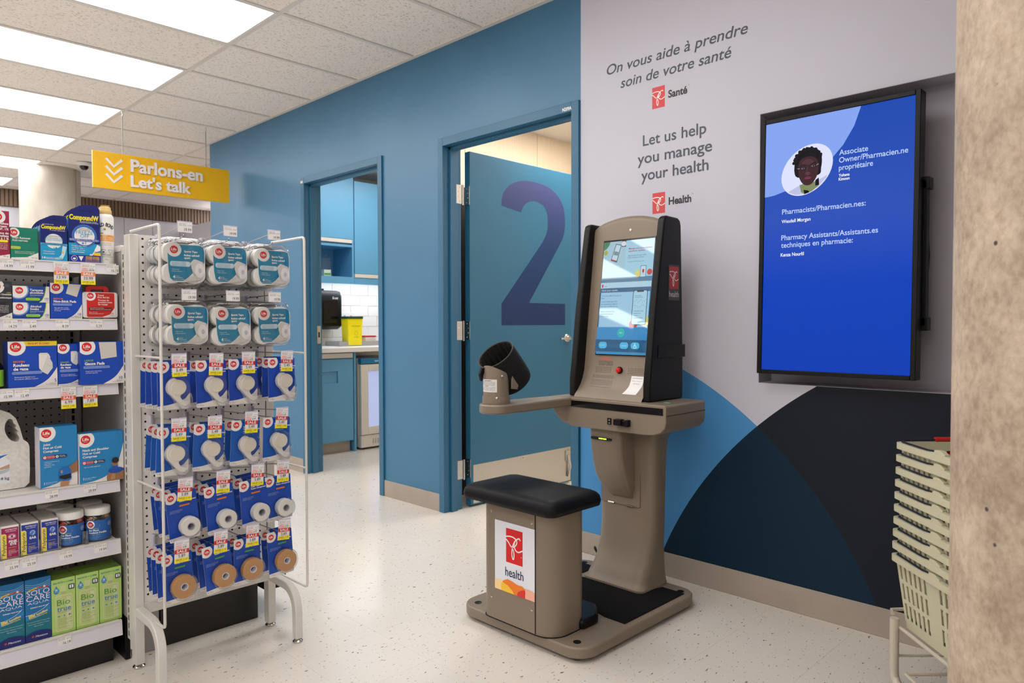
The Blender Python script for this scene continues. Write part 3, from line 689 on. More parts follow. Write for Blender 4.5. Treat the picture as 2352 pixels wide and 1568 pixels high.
items += [('poly', wv([(0, 0), (.35, 0), (.34, .45), (.28, .66), (.12, .74), (0, .62)]), PE[0]), ('poly', wv([(.6, 0), (1, 0), (1, .62), (.88, .68), (.75, .66), (.6, .45)]), PE[4]),
          ('poly', wv([(.2, 0), (.16, .4), (.22, .72), (.33, .93), (.46, .86), (.58, .74), (.70, .76), (.77, .62), (.78, .3), (.76, 0)]), PE[2]),
          ('poly', wv([(.18, 0), (.16, .4), (.2, .62), (.34, .48), (.46, .22), (.5, 0)]), PE[1]), ('poly', wv([(.57, 0), (.6, .3), (.7, .5), (.775, .55), (.775, 0)]), PE[3])]
art(items, 'sticker', bench, y=YB0-.0033, fr=fr)
# seat: cushion with soft rounded edge
g = G(); R_ = []
sx0, sx1, sy0, sy1 = -1.955, -1.512, 1.712, 1.992
for (z, i, r) in ((.474, .012, .03), (.476, .002, .035), (.492, -.001, .036), (.508, .002, .036), (.518, .010, .034), (.524, .022, .03), (.526, .04, .03)):
    R_.append([(x, y, z) for (x, y) in rrect(sx0+i, sx1-i, sy0+i, sy1-i, r, 7)])
g.loft(R_, M_VINYL); part(g, 'seat', ang=70)
# column
g = G(); R_ = []
for (z, x0, x1, y0, y1, r) in ((BZ, -1.872, -1.575, 2.305, 2.50, .03), (.062, -1.872, -1.575, 2.305, 2.50, .03), (.066, -1.868, -1.578, 2.312, 2.50, .045), (.09, -1.862, -1.583, 2.322, 2.50, .05), (.12, -1.86, -1.586, 2.345, 2.50, .055), (.16, -1.858, -1.588, 2.368, 2.50, .05), (.21, -1.857, -1.59, 2.388, 2.50, .045),
                               (.28, -1.857, -1.587, 2.398, 2.50, .042), (.4, -1.857, -1.585, 2.40, 2.50, .04), (.55, -1.862, -1.58, 2.395, 2.50, .04), (.64, -1.87, -1.572, 2.385, 2.50, .04), (.68, -1.885, -1.555, 2.37, 2.51, .04), (.70, -1.91, -1.53, 2.35, 2.52, .04)):
    R_.append([(x, y, z) for (x, y) in rrect(x0, x1, y0, y1, [r, .02, .02, r], 6)])
g.loft(R_, M_TAUPE); colm = part(g, 'column', ang=60)
G().box(-1.836, -1.645, 2.3975, 2.399, .362, .70, M_TAUPE).build('service_hatch', colm, bevel=.0015)
g = G(); ol = rrect(-1.838, -1.643, .36, .70, .012, 4)
a, b = ribbon(ol+[ol[0]], .0009)
for i in range(len(a)-1): g.add([(p[0], 2.3966, p[1]) for p in (a[i], b[i], b[i+1], a[i+1])], [(0, 1, 2, 3)], M_BLACK)
g.build('hatch_gap', colm, smooth=False)
for x in (-1.785, -1.69): G().lathe([(.0045, 0), (.0045, .03)], (x-.015, 2.396, .362), M_CHROME, 10, (1, 0, 0)).build('hatch_hinge', colm)
G().lathe([(.012, 0), (.011, .006), (.006, .006), (.005, .001)], (-1.648, 2.396, .615), M_CHROME, 18, (0, -1, 0)).build('lock', colm)
# pod below the desk
g = G(); R_ = []
for (z, yf) in ((.395, 2.392), (.405, 2.380), (.425, 2.362), (.45, 2.345), (.49, 2.325), (.54, 2.307), (.60, 2.295), (.66, 2.29), (.70, 2.29)):
    ins = .045*max(0, (.47-z)/.08)**1.3 if z < .47 else 0
    R_.append([(x, y, z) for (x, y) in rrect(-1.817+ins, -1.668-ins*.3, yf, 2.402, [.022*min(1, (2.402-yf)/.05), .002, .002, .014*min(1, (2.402-yf)/.05)], 5)])
g.loft(R_, M_TAUPE); pod = part(g, 'sensor_pod', ang=60)
DG = mat('dark_green_lens', '#122a1a', 0.15)
g = G(); g.prism(rrect(-1.806, -1.705, .637, .647, .004, 4), 'y', 2.286, 2.292, DG); g.build('status_lens', pod)
GL = m_lamp('green_led', 6, (.55, 1, .03))
for k in range(5): G().box(-1.765+k*.0078, -1.760+k*.0078, 2.2852, 2.286, .6405, .6445, GL).build('led', pod, smooth=False)
# desk
g = G(); prof = [(-1.985, .800), (-1.443, .800), (-1.437, .794), (-1.437, .735), (-1.442, .715), (-1.460, .697), (-1.49, .686), (-1.53, .683), (-1.88, .683), (-1.94, .700), (-1.975, .73), (-1.987, .764)]
prof = [(-1.99, .800)]+prof[1:]
g.prism(prof, 'y', 2.258, 2.54, M_TAUPE); desk = part(g, 'desk', bevel=.003, seg=2)
g = G(); g.prism([(-1.889, .789), (-1.449, .789), (-1.449, .763), (-1.889, .763)], 'y', 2.2565, 2.2575, M_BLACKG); g.build('tray_slot', desk)
G().box(-1.4368, -1.4362, 2.262, 2.538, .7605, .762, M_BLACK).build('seam', desk)
g = G(); g.box(-1.70, -1.682, 2.254, 2.2575, .708, .733, M_BLACK); g.box(-1.694, -1.686, 2.2535, 2.254, .7115, .717, M_CHROME); g.box(-1.694, -1.686, 2.2535, 2.254, .723, .7285, M_CHROME); g.build('usb_port', desk)
g = G(); g.box(-1.656, -1.622, 2.232, 2.2575, .711, .735, M_BLACK); g.box(-1.622, -1.606, 2.24, 2.2575, .709, .731, M_BLACK); g.box(-1.606, -1.592, 2.236, 2.2575, .709, .735, M_BLACK); g.build('finger_clip', desk, bevel=.002)
g = G(); ring = circ(-1.492, 2.35, .034, .020, 32); ri = circ(-1.492, 2.35, .029, .0155, 32)
for i in range(32): j = (i+1) % 32; g.add([(*ring[i], .8006), (*ring[j], .8006), (*ri[j], .8006), (*ri[i], .8006)], [(0, 1, 2, 3)], P('#2f8a45'))
g.add([(x, y, .8005) for x, y in [(-1.505, 2.342), (-1.479, 2.342), (-1.479, 2.36), (-1.505, 2.36)]], [(0, 1, 2, 3)], P('#cfe3d2')); g.build('round_decal', desk, smooth=False)
# arm rest
g = G(); out = [(-1.885, 2.262), (-1.885, 2.0), (-1.89, 1.92)]+circ(-1.955, 1.90, .066, n=16, a0=-10, a1=-170)+[(-2.022, 1.93), (-2.02, 2.05), (-1.99, 2.30), (-1.96, 2.33), (-1.885, 2.33)]
g.prism(out, 'z', .764, .7993, M_TAUPE); arm = part(g, 'arm_rest', bevel=.006, seg=2)
cx, cy = -1.962, 1.905
g = G(); g.lathe([(.0545, .800), (.0545, .803), (.053, .803), (.053, .828), (.0505, .829)], (cx, cy, 0), M_TAUPE, 40); g.build('collar', arm)
g = G(); V = []
seg = 40; 
def ztop(a):   # saddle following the tilted cuff: low towards +y, high towards -y front-left
    return .922+.022*math.cos(a-math.radians(265)) if True else .92
r0 = [(cx+.049*math.cos(2*PI*k/seg), cy+.049*math.sin(2*PI*k/seg), .826) for k in range(seg)]
r1 = [(cx+.047*math.cos(2*PI*k/seg), cy+.047*math.sin(2*PI*k/seg), ztop(2*PI*k/seg)) for k in range(seg)]
r2 = [(cx+.041*math.cos(2*PI*k/seg), cy+.041*math.sin(2*PI*k/seg), ztop(2*PI*k/seg)) for k in range(seg)]
r3 = [(cx+.041*math.cos(2*PI*k/seg), cy+.041*math.sin(2*PI*k/seg), .84) for k in range(seg)]
g.loft([r0, r1, r2, r3], M_TAUPE); post = part(g, 'cuff_post', ang=50)
for a_, z in ((-18, .905), (-42, .822)):
    g = G(); a = math.radians(a_); g.lathe([(.0055, 0), (.0055, .003), (.003, .005)], (cx+.05*math.cos(a), cy+.05*math.sin(a), z), M_CHROME, 12, (math.cos(a), math.sin(a), 0)); g.build('screw', post)
def wrap(p):   # wrap a flat label round the post; p.x is arc length
    a = math.radians(-118)+p[0]/.0497; r = .0497-(p[1]); return (cx+r*math.cos(a), cy+r*math.sin(a), p[2])
g = G(); n_ = 10
for i in range(n_):
    xa, xb = -.015+.082*i/n_, -.015+.082*(i+1)/n_
    g.add([wrap((xa, 0, .845)), wrap((xb, 0, .845)), wrap((xb, 0, .893)), wrap((xa, 0, .893))], [(0, 1, 2, 3)], P('#e6e3e3'))
it = [tx('AVERTISSEMENT :', .012, .8865, .0032, INK, b=.02)]+fine(['SI VOUS ÊTES PORTEUR DE SHUNT OU', 'DE FISTULE, N\'UTILISEZ PAS CE BRASSARD', 'EN CAS DE MALAISE, APPUYEZ SUR ARRÊT', 'OU TIREZ SUR LE BOUTON D\'ARRÊT.'], -.008, .8815, .0022, INK, w=.068)
it += [tx('WARNING:', .014, .8665, .0026, INK, b=.02)]+fine(['IF CUFF DISCOMFORT OCCURS, REMOVE', 'CUFF. DO NOT USE WITH A SHUNT OR', 'FISTULA. IF TOO TIGHT, PRESS STOP', 'THE RED STOP BUTTON.'], -.008, .8622, .0022, INK, w=.068)
art(it, g=g, y=0, curve=wrap); g.build('warning_label', post, smooth=False)
# cuff
ax = Vector((0.02, .66, -.75)).normalized(); c0 = Vector((-1.978, 1.918, .984))
g = G(); g.lathe([(.070, 0), (.0755, 0), (.0765, .02), (.077, .09), (.076, .135), (.072, .15), (.064, .156), (.062, .15), (.066, .02), (.070, 0)], c0, M_CUFF, 48, ax, caps=False); cuff = part(g, 'arm_cuff', ang=50)
g = G(); u = ax.orthogonal().normalized(); w_ = ax.cross(u); g.tube([c0+(u*math.cos(2*PI*k/48)+w_*math.sin(2*PI*k/48))*.0745 for k in range(48)], .0022, mat('brown_piping', '#3a322c', .6), 6, closed=True); g.build('rim_piping', cuff)
g = G(); 
for k in range(16):   # folded lining inside
    a = 2*PI*k/16; p = u*math.cos(a)+w_*math.sin(a); g.tube([c0+ax*.004+p*.069, c0+ax*.07+p*.063, c0+ax*.14+p*.058], [.004, .009, .005], M_CUFF, 6)
g.build('lining', cuff)
g = G(); g.prism([(1.842, .912), (1.852, .936), (1.870, .930), (1.860, .908), (1.855, .885), (1.849, .885)], 'x', -1.995, -1.983, M_BLACK); g.build('latch', cuff, bevel=.002)
g = G(); g.prism([(-.018, -.03), (.012, -.034), (.022, -.01), (.018, .03), (-.002, .04), (-.016, .02)], 'x', -.003, .003, M_TAUPE); o = g.build('pivot_plate', cuff, bevel=.001); o.location = (-1.912, 1.955, .885)
# tower
g = G(); PR = [(.800, 2.298), (.812, 2.306), (.83, 2.325), (.85, 2.342), (.875, 2.355), (.91, 2.367), (.95, 2.3725), (1.0, 2.378), (1.15, 2.397), (1.3, 2.416), (1.445, 2.434), (1.49, 2.438), (1.505, 2.442)]
XA, XB = -1.905, -1.572; nx = 24; V = []; F = []
def top(u): return 1.498+.040*(1-(2*u-1)**2)**.75
for j, (z, y) in enumerate(PR):
    for i in range(nx+1):
        u = i/nx; zz = z if j < len(PR)-3 else z+(top(u)-1.505)*[.35, .85, 1][j-len(PR)+3]
        V.append((XA+(XB-XA)*u, y, zz))
n0 = len(PR)
for i in range(nx+1): V.append((XA+(XB-XA)*(i/nx), 2.456, top(i/nx)+.004))
for i in range(nx+1): V.append((XA+(XB-XA)*(i/nx), 2.50, top(i/nx)-.004))
for i in range(nx+1): V.append((XA+(XB-XA)*(i/nx), 2.53, .80))
for j in range(n0+2):
    for i in range(nx): a = j*(nx+1)+i; F.append((a, a+1, a+nx+2, a+nx+1))
g.add(V, F, M_TAUPE); bez = part(g, 'bezel', ang=70)
# screen
th_ = math.atan2(.019, .295)
def scr(p): return (p[0], 2.3725+(p[2]-.975)*.127+p[1], p[2])
g = G()
def sbox(x0, x1, z0, z1, y, m): 
    q = [scr(p) for p in ((x0, y, z0), (x1, y, z0), (x1, y, z1), (x0, y, z1))]; g.add(q, [(0, 1, 2, 3)], m)
for (x0, x1, z0, z1) in ((-1.850, -1.594, .972, 1.447),):
    V = [scr(p) for p in ((x0, -.0022, z0), (x1, -.0022, z0), (x1, -.0022, z1), (x0, -.0022, z1), (x0, .01, z0), (x1, .01, z0), (x1, .01, z1), (x0, .01, z1))]
    g.add(V, [(0, 1, 2, 3), (0, 4, 5, 1), (1, 5, 6, 2), (2, 6, 7, 3), (3, 7, 4, 0)], M_BLACKG)
g.build('screen_frame', bez, smooth=False)
LB = .8
it = [('rect', -1.846, .976, -1.597, 1.440, E('#3f9bd0', LB)), ('rect', -1.846, 1.346, -1.597, 1.440, E('#b9dbe9', LB)), ('rect', -1.846, 1.29, -1.735, 1.440, E('#a9cfe2', LB)), ('rect', -1.735, 1.29, -1.597, 1.44, E('#a8d8ee', LB)),
      ('rect', -1.755, 1.415, -1.735, 1.44, E('#6a5f60', .5)), ('circ', -1.746, 1.428, .012, E('#dfe8ee', LB), .010), ('circ', -1.834, 1.395, .010, E('#c5cf4a', .6)),
      ('poly', [(-1.845, 1.44), (-1.815, 1.44), (-1.82, 1.425), (-1.832, 1.412), (-1.845, 1.405)], E('#4c9a6e', .6)),
      ('poly', [(-1.785, 1.43), (-1.757, 1.424), (-1.775, 1.352), (-1.806, 1.362)], E('#2b4356', .5)), ('poly', [(-1.783, 1.427), (-1.760, 1.422), (-1.777, 1.355), (-1.803, 1.364)], E('#c6e2ef', LB)), ('poly', [(-1.790, 1.40), (-1.768, 1.395), (-1.772, 1.38), (-1.794, 1.385)], E('#8fa9b5', .6)), ('poly', [(-1.777, 1.355), (-1.776, 1.36), (-1.802, 1.367), (-1.803, 1.364)], E('#cc4446', .8)),
      tx('Manage your prescriptions', -1.719, 1.402, .0062, E('#b23566', .8), b=.02, w=.112), tx('anywhere, anytime.', -1.719, 1.392, .0062, E('#b23566', .8), b=.02, w=.08),
      tx('Skip the wait with auto-refills,', -1.72, 1.374, .005, E('#2c5a74', .6), w=.088), tx('pickup notifications & more.', -1.72, 1.366, .005, E('#2c5a74', .6), w=.078), tx('Download the PC Health app today', -1.72, 1.350, .0035, E('#2c5a74', .6), w=.08),
      ('circ', -1.665, 1.302, .014, E('#e8dc7c', .8)), ('circ', -1.610, 1.306, .012, E('#cf4d4b', .8)), ('rr', -1.655, 1.286, -1.627, 1.333, .004, E('#51809a', .6)), ('rr', -1.653, 1.286, -1.629, 1.331, .004, E('#c3e6f4', LB)), ('rect', -1.645, 1.304, -1.636, 1.318, E('#d04040', .8)), tx('health', -1.6405, 1.298, .003, E('#334', .5), a='c'),
      ('rect', -1.846, 1.270, -1.597, 1.288, E('#6f9dbd', .6)), ('rect', -1.846, 1.247, -1.597, 1.270, E('#b5dcf0', LB)), ('rect', -1.840, 1.250, -1.832, 1.263, E('#cc3a3d', .9)), tx('Health', -1.828, 1.253, .004, E('#334a5c', .5)),
      ('rect', -1.846, 1.229, -1.597, 1.247, E('#4d7da8', .6)), tx('View your results', -1.838, 1.2345, .0062, E('#ddeeff', .9), w=.08), ('rect', -1.840, 1.087, -1.601, 1.229, E('#9fd0ee', LB)),
      tx('Track your Blood Pressure &', -1.836, 1.213, .0052, E('#35607e', .6), w=.098), tx('More', -1.836, 1.203, .0052, E('#35607e', .6))]
it += fine(['Use the PC Health app to track', 'your blood pressure, weight and', 'Body Mass Index (BMI) over time.', '', 'Speak to a pharmacist if you', 'have questions about your', 'results or health.'], -1.836, 1.189, .0052, E('#35607e', .6), 1.95, fx=.82)
it += [('circ', -1.668, 1.098, .02, E('#c8453f', .8), .018), ('circ', -1.612, 1.110, .018, E('#d6cf55', .8), .02), ('rect', -1.846, 1.036, -1.597, 1.087, E('#3b93cf', LB)), ('rr', -1.679, 1.095, -1.609, 1.235, .008, E('#4d7188', .5)), ('rr', -1.676, 1.098, -1.612, 1.232, .007, E('#abd9f0', LB)), ('rr', -1.66, 1.227, -1.628, 1.233, .002, E('#3c5160', .5))]
it += [('circ', -1.668+k*.0075, 1.19+.006*math.sin(k*2.1), .0012, E('#3c6f92', .5)) for k in range(8)]+[('circ', -1.668+k*.0075, 1.17+.004*math.sin(k*1.3+1), .0012, E('#3c6f92', .5)) for k in range(8)]
it += [('rect', -1.668, 1.205+k*.006, -1.668+.04-.008*k, 1.2065+k*.006, E('#6ba0c0', .5)) for k in range(2)]+[('rect', -1.668, 1.15-k*.009, -1.668+.045-(k % 3)*.012, 1.1515-k*.009, E('#6ba0c0', .5)) for k in range(4)]
it += [('circ', -1.722, 1.064, .0185, E('#2fb4b0', .9)), tx('Start', -1.722, 1.062, .005, E('#d8f6f4', .9), a='c'), ('rect', -1.846, .984, -1.597, 1.036, E('#2f6f9f', .6)), ('rect', -1.846, .984, -1.597, .987, E('#6fa6cc', .6))]
for (x, s_) in ((-1.808, 'EXIT'), (-1.702, 'Language'), (-1.648, '')): it += [('rr', x-.0225, .998, x+.0225, 1.028, .0125, E('#1c567e', .6)), ('rr', x-.021, .9995, x+.021, 1.0265, .012, E('#4fb9e6', .85))]+([tx(s_, x, 1.0105, .005, E('#a9e2fb', .9), a='c', w=.024)] if s_ else [])
wx, wz = -1.648, 1.012
it += [('circ', wx-.002, wz+.0085, .002, E('#d6f2ff', 1)), ('line', [(wx-.002, wz+.006), (wx-.001, wz-.001), (wx+.005, wz-.001), (wx+.007, wz-.007)], .0018, E('#d6f2ff', 1)), ('line', [(wx-.002, wz+.003), (wx+.004, wz+.003)], .0016, E('#d6f2ff', 1)), ('line', circ(wx-.0005, wz-.003, .0062, n=20, a0=100, a1=350), .0015, E('#d6f2ff', 1))]
go = G(); art(it, g=go, y=-.0023, curve=scr); go.build('display', bez, smooth=False)
def bz(z):
    for (a, b) in zip(PR, PR[1:]):
        if a[0] <= z <= b[0]: return a[1]+(b[1]-a[1])*(z-a[0])/(b[0]-a[0])
    return 2.42
def onb(p): return (p[0], bz(p[2])+p[1]-.0003, p[2])
G().lathe([(.0055, 0), (.0052, .0025), (.003, .0045), (0, .005)], (-1.718, 2.435, 1.482), WHT, 16, (0, -1, 0)).build('camera_eye', bez)
g = G(); g.lathe([(.0145, 0), (.0145, .004), (.0135, .006)], (-1.722, 2.366, .913), M_BLACK, 20, (0, -1, .1)); g.lathe([(.011, .003), (.011, .012), (.009, .016), (0, .017)], (-1.722, 2.366, .913), mat('red_button', '#d3151a', .3), 12, (0, -1, .1)); g.build('stop_button', bez, ang=50)
g = G()
for i in range(13):
    for j in range(4):
        for xx in (-1.842, -1.680): 
            x = xx+i*.0063; z = .902+j*.0065
            if x < -1.598: g.add([onb((x+dx, -.0002, z+dz)) for dx, dz in ((-.0011, -.0011), (.0011, -.0011), (.0011, .0011), (-.0011, .0011))], [(0, 1, 2, 3)], M_HOLE)
o = g.build('speaker_holes', bez, smooth=False); o['kind'] = 'stuff'
it = [tx('NOTICE', -1.794, .954, .0115, P('#e2553f'), a='c', w=.052), ('rect', -1.82, .9515, -1.768, .9525, P('#e2553f'))]+fine(['REGARDING MEDICAL EQUIPMENT:', 'THIS DEVICE IS DESIGNED FOR', 'HEALTHY USERS OF VARIOUS AGES', 'AND SIZES'], -1.832, .945, .0031, INK, 1.55, w=.074)
go = G(); art(it, g=go, curve=onb); go.build('notice_label', bez, smooth=False)
it = fine(['This device estimates blood pressure using the oscillometric method.', 'Please remain seated and still with your arm relaxed in the cuff.', 'Values may vary from those measured by your health professional.', '', 'Always consult your doctor before changing your medication or diet.', 'Do not use this station if you have a shunt, cast, wound or fistula', 'on the left arm, or if you have recently had surgery on that side.', 'Remove heavy clothing from the arm before inserting it in the cuff.', 'If the cuff becomes uncomfortable press the red button to stop.', '', 'This station is not intended to diagnose any medical condition.'], -1.853, .888, .0026, P('#38322d'), 1.75, w=.108)
go = G(); art(it, g=go, curve=onb); go.build('instruction_label', bez, smooth=False)
M_GLOSSY = mat('glossy_clear_label_film', '#968a7b', .04, coat=1.0)
EDG = [(-1.660, -1.600, .893), (-1.660, -1.600, .873), (-1.660, -1.600, .858), (-1.662, -1.603, .850), (-1.666, -1.606, .840), (-1.671, -1.609, .832), (-1.676, -1.612, .824)]
it = [('poly', [(a[0], a[2]), (a[1], a[2]), (b[1], b[2]), (b[0], b[2])], P('#e9e7e6', .25)) for a, b in zip(EDG, EDG[1:])]+[tx('VOUS CHERCHEZ UN MÉDECIN ?', -1.654, .884, .003, INK, w=.05), tx('Please contact us', -1.654, .873, .003, P('#a88'), w=.05), tx('The PC Health app', -1.645, .863, .003, INK, w=.03)]
go = G(); art(it, g=go, curve=onb); go.build('paper_sticker', bez, smooth=False)
# black side panels
def side(x0, x1, name, badge):
    g = G(); pr = [(2.306, .801), (2.545, .801), (2.545, 1.0), (2.528, 1.49), (2.521, 1.512), (2.505, 1.520), (2.425, 1.522), (2.410, 1.514), (2.404, 1.495), (2.345, 1.16), (2.318, .95), (2.306, .87)]
    g.prism(pr, 'x', x0, x1, M_BLACK); s = part(g, name, bevel=.007, seg=3)
    g = G(); a, b = (x1-.002, x1+.004) if badge else (x0-.004, x0+.002); g.box(a, b, 2.365, 2.555, .967, 1.018, M_BLACK); g.build('hand_grip', s, bevel=.005, seg=3)
    return s
side(-1.938, -1.905, 'side_panel', False); s = side(-1.572, -1.540, 'side_panel', True)
bd = art([('rect', 0, 0, .080, .140, P('#3b3638'))]+pc_logo(.007, .045, .066, .088, P('#b5161c', .3), P('#e8d9d6'))+[tx('health', .040, .014, .022, P('#c9c5c6'), a='c', w=.070, b=.01)], 'badge', s, y=0, rot=(0, 0, PI/2), loc=(-1.5393, 2.4335, 1.192), step=.0001)
# cable
g = G(); g.tube(spline([(-1.93, 2.52, .0), (-1.945, 2.535, .02), (-1.965, 2.54, .06), (-1.985, 2.545, .095), (-2.0, 2.56, .085), (-1.99, 2.57, .06), (-1.96, 2.565, .04), (-1.94, 2.56, .008)], 5), .004, M_BLACK, 8)
tag(g.build('power_cord'), 'black power cord looping up behind the kiosk column', 'cord')

# ================================================================== WALL SCREEN
TVB = thing('wall_display', 'large portrait screen with blue staff slide in the wall niche', 'screen', (0, 0, 0))
TV = TVB
def tvp(x, y, z): return (x, 2.632+(z-.91)*.03+y, z)
x0, x1, z0, z1 = -1.268, -.716, .910, 1.876; bw = .017
g = G()
def tbox(a, b, c_, d_, ya, yb, m):
    q = [tvp(p, yy, r) for yy in (ya, yb) for (p, r) in ((a, c_), (b, c_), (b, d_), (a, d_))]
    g.add(q, [(0, 1, 2, 3), (4, 7, 6, 5), (0, 4, 5, 1), (1, 5, 6, 2), (2, 6, 7, 3), (3, 7, 4, 0)], m)
for (a, b, c_, d_) in ((x0, x0+bw, z0, z1), (x1-bw, x1, z0, z1), (x0+bw, x1-bw, z0, z0+bw*.9), (x0+bw, x1-bw, z1-bw, z1)): tbox(a, b, c_, d_, -.006, .05, M_BLACK)
tbox(x0+bw-.001, x1-bw+.001, z0+bw*.9, z1-bw, .001, .05, M_BLACK)
g.build('screen_frame', TV, bevel=.002, seg=2)
SB = 1.0
M_SLIDE = mat('lit_blue_slide', '#0a46be', .25, emit=1.0, spec=.04); t_, N_, L_, b_ = nt(M_SLIDE); b_.inputs['Base Color'].default_value = (.01, .01, .015, 1)
g_ = N_.new('ShaderNodeNewGeometry'); sx = N_.new('ShaderNodeSeparateXYZ'); mr = N_.new('ShaderNodeMapRange'); mr.inputs[1].default_value = .91; mr.inputs[2].default_value = 1.87; cr = N_.new('ShaderNodeValToRGB')
L_.new(g_.outputs['Position'], sx.inputs[0]); L_.new(sx.outputs[2], mr.inputs[0]); L_.new(mr.outputs[0], cr.inputs[0]); L_.new(cr.outputs[0], b_.inputs['Emission Color'])
e = cr.color_ramp.elements; e[0].color = lin('#003cb4'); e[1].color = lin('#0f47b0'); k = e.new(.35); k.color = lin('#0040bb'); k = e.new(.6); k.color = lin('#2a4fb8')  # purplish middle stop paints a haze of reflections into the slide's glow
fr = (x0+bw, x1-bw, z0+bw*.9, z1-bw)
def tvc(p): return tvp(p[0], p[1], p[2])
hair = [(-1.139, 1.668), (-1.136, 1.700), (-1.120, 1.728), (-1.096, 1.744), (-1.068, 1.742), (-1.048, 1.727), (-1.038, 1.700), (-1.040, 1.665), (-1.05, 1.64), (-1.125, 1.64)]
ellA = [(-1.177+.0, 1.618)]
def tilt_ell(cx, cz, a, b, ang, n=40):
    o = []
    for i in range(n):
        t = 2*PI*i/n; u, v = a*math.cos(t), b*math.sin(t); o.append((cx+u*math.cos(ang)-v*math.sin(ang), cz+u*math.sin(ang)+v*math.cos(ang)))
    return o
EL = tilt_ell(-1.093, 1.664, .103, .082, math.radians(42))
it = [('rect', fr[0], fr[2], fr[1], fr[3], M_SLIDE), ('circ', -1.29, 1.93, .392, T('#8aa9f6', .95), .352), ('poly', EL, T('#dfe3fb', 1.0))]
def inE(p, s=.97): # keep portrait pieces inside the oval by pulling them towards its centre
    dx, dz = p[0]+1.093, p[1]-1.664; c_, s_ = math.cos(-math.radians(42)), math.sin(-math.radians(42)); u, v = dx*c_-dz*s_, dx*s_+dz*c_
    r = math.hypot(u/.103, v/.082)
    if r > s: u, v = u*s/r, v*s/r
    return (-1.093+u*c_+v*s_, 1.664-u*s_+v*c_)
def IE(pts): return [inE(p) for p in pts]
coat = []
for (a, b) in zip([(-1.165, 1.585), (-1.13, 1.605), (-1.105, 1.615), (-1.07, 1.615), (-1.04, 1.625), (-1.02, 1.635)], [(-1.13, 1.605), (-1.105, 1.615), (-1.07, 1.615), (-1.04, 1.625), (-1.02, 1.635), (-1.03, 1.60)]): coat += [a]
it += [('poly', IE(coat+[(-1.0, 1.62), (-1.03, 1.57), (-1.09, 1.555), (-1.14, 1.56), (-1.17, 1.575)]), T('#c4c6ea', .95)),
       ('poly', IE([(-1.118, 1.612), (-1.06, 1.618), (-1.048, 1.600), (-1.07, 1.572), (-1.10, 1.565), (-1.112, 1.585)]), T('#8f9a6c', .8)), ('poly', IE([(-1.103, 1.592), (-1.086, 1.588), (-1.078, 1.563), (-1.10, 1.563)]), T('#17151c', .8)), ('poly', IE([(-1.06, 1.622), (-1.048, 1.63), (-1.046, 1.603), (-1.06, 1.602)]), T('#17151c', .8)),
       ('poly', spline(hair+[hair[0]], 4)[:-1], T('#1d1a20', .9)), ('poly', spline([(-1.124, 1.672), (-1.118, 1.700), (-1.095, 1.712), (-1.068, 1.708), (-1.052, 1.690), (-1.050, 1.662), (-1.056, 1.634), (-1.072, 1.612), (-1.090, 1.607), (-1.107, 1.616), (-1.120, 1.640), (-1.124, 1.672)], 4)[:-1], T('#4a2e33', .8)),
       ('poly', spline([(-1.112, 1.690), (-1.095, 1.703), (-1.075, 1.70), (-1.068, 1.688), (-1.09, 1.682), (-1.112, 1.690)], 4)[:-1], T('#5e3e46', .75)),
       ('line', [(-1.117, 1.681), (-1.106, 1.684), (-1.095, 1.681)], .0022, T('#1d1a20', .7)), ('line', [(-1.078, 1.683), (-1.068, 1.687), (-1.057, 1.686)], .0022, T('#1d1a20', .7)),
       ('circ', -1.106, 1.671, .006, T('#a793a6', .7), .0026), ('circ', -1.069, 1.675, .006, T('#a793a6', .7), .0026), ('circ', -1.105, 1.671, .0025, T('#141018', .7)), ('circ', -1.068, 1.675, .0025, T('#141018', .7)),
       ('line', rrect(-1.118, -1.095, 1.662, 1.678, .005, 3)+[(-1.095, 1.667)], .0013, T('#2a2530', .8)), ('line', rrect(-1.082, -1.057, 1.666, 1.682, .005, 3)+[(-1.057, 1.671)], .0013, T('#2a2530', .8)), ('line', [(-1.095, 1.673), (-1.082, 1.675)], .0013, T('#2a2530', .8)), ('line', [(-1.118, 1.672), (-1.127, 1.673)], .0016, T('#c9c4dc', .8)), ('line', [(-1.057, 1.676), (-1.049, 1.680)], .0016, T('#c9c4dc', .8)),
       ('line', [(-1.089, 1.676), (-1.091, 1.660), (-1.093, 1.652)], .0014, T('#7a5560', .7)), ('circ', -1.088, 1.650, .0095, T('#6b4650', .8), .006), ('circ', -1.0925, 1.648, .0018, T('#24161c', .7), .0013), ('circ', -1.083, 1.649, .0018, T('#24161c', .7), .0013),
       ('circ', -1.087, 1.634, .0125, T('#8c3c5e', .85), .0045), ('line', [(-1.099, 1.634), (-1.087, 1.635), (-1.075, 1.6355)], .001, T('#3a1a28', .7)), ('line', [(-1.104, 1.648), (-1.107, 1.637)], .001, T('#40272f', .7)), ('line', [(-1.070, 1.652), (-1.067, 1.640)], .001, T('#40272f', .7))]
for k in range(26):
    a = math.radians(20+k*6.2); r1 = .048+.004*math.sin(k*2.3); it.append(('circ', -1.088+r1*math.cos(a), 1.690+r1*1.02*math.sin(a), .0062, T('#1d1a20', .9)))
TT = T('#c4d7fb', .95); TW = T('#ffffff', 1)
kw = dict(b=.012, res=4)
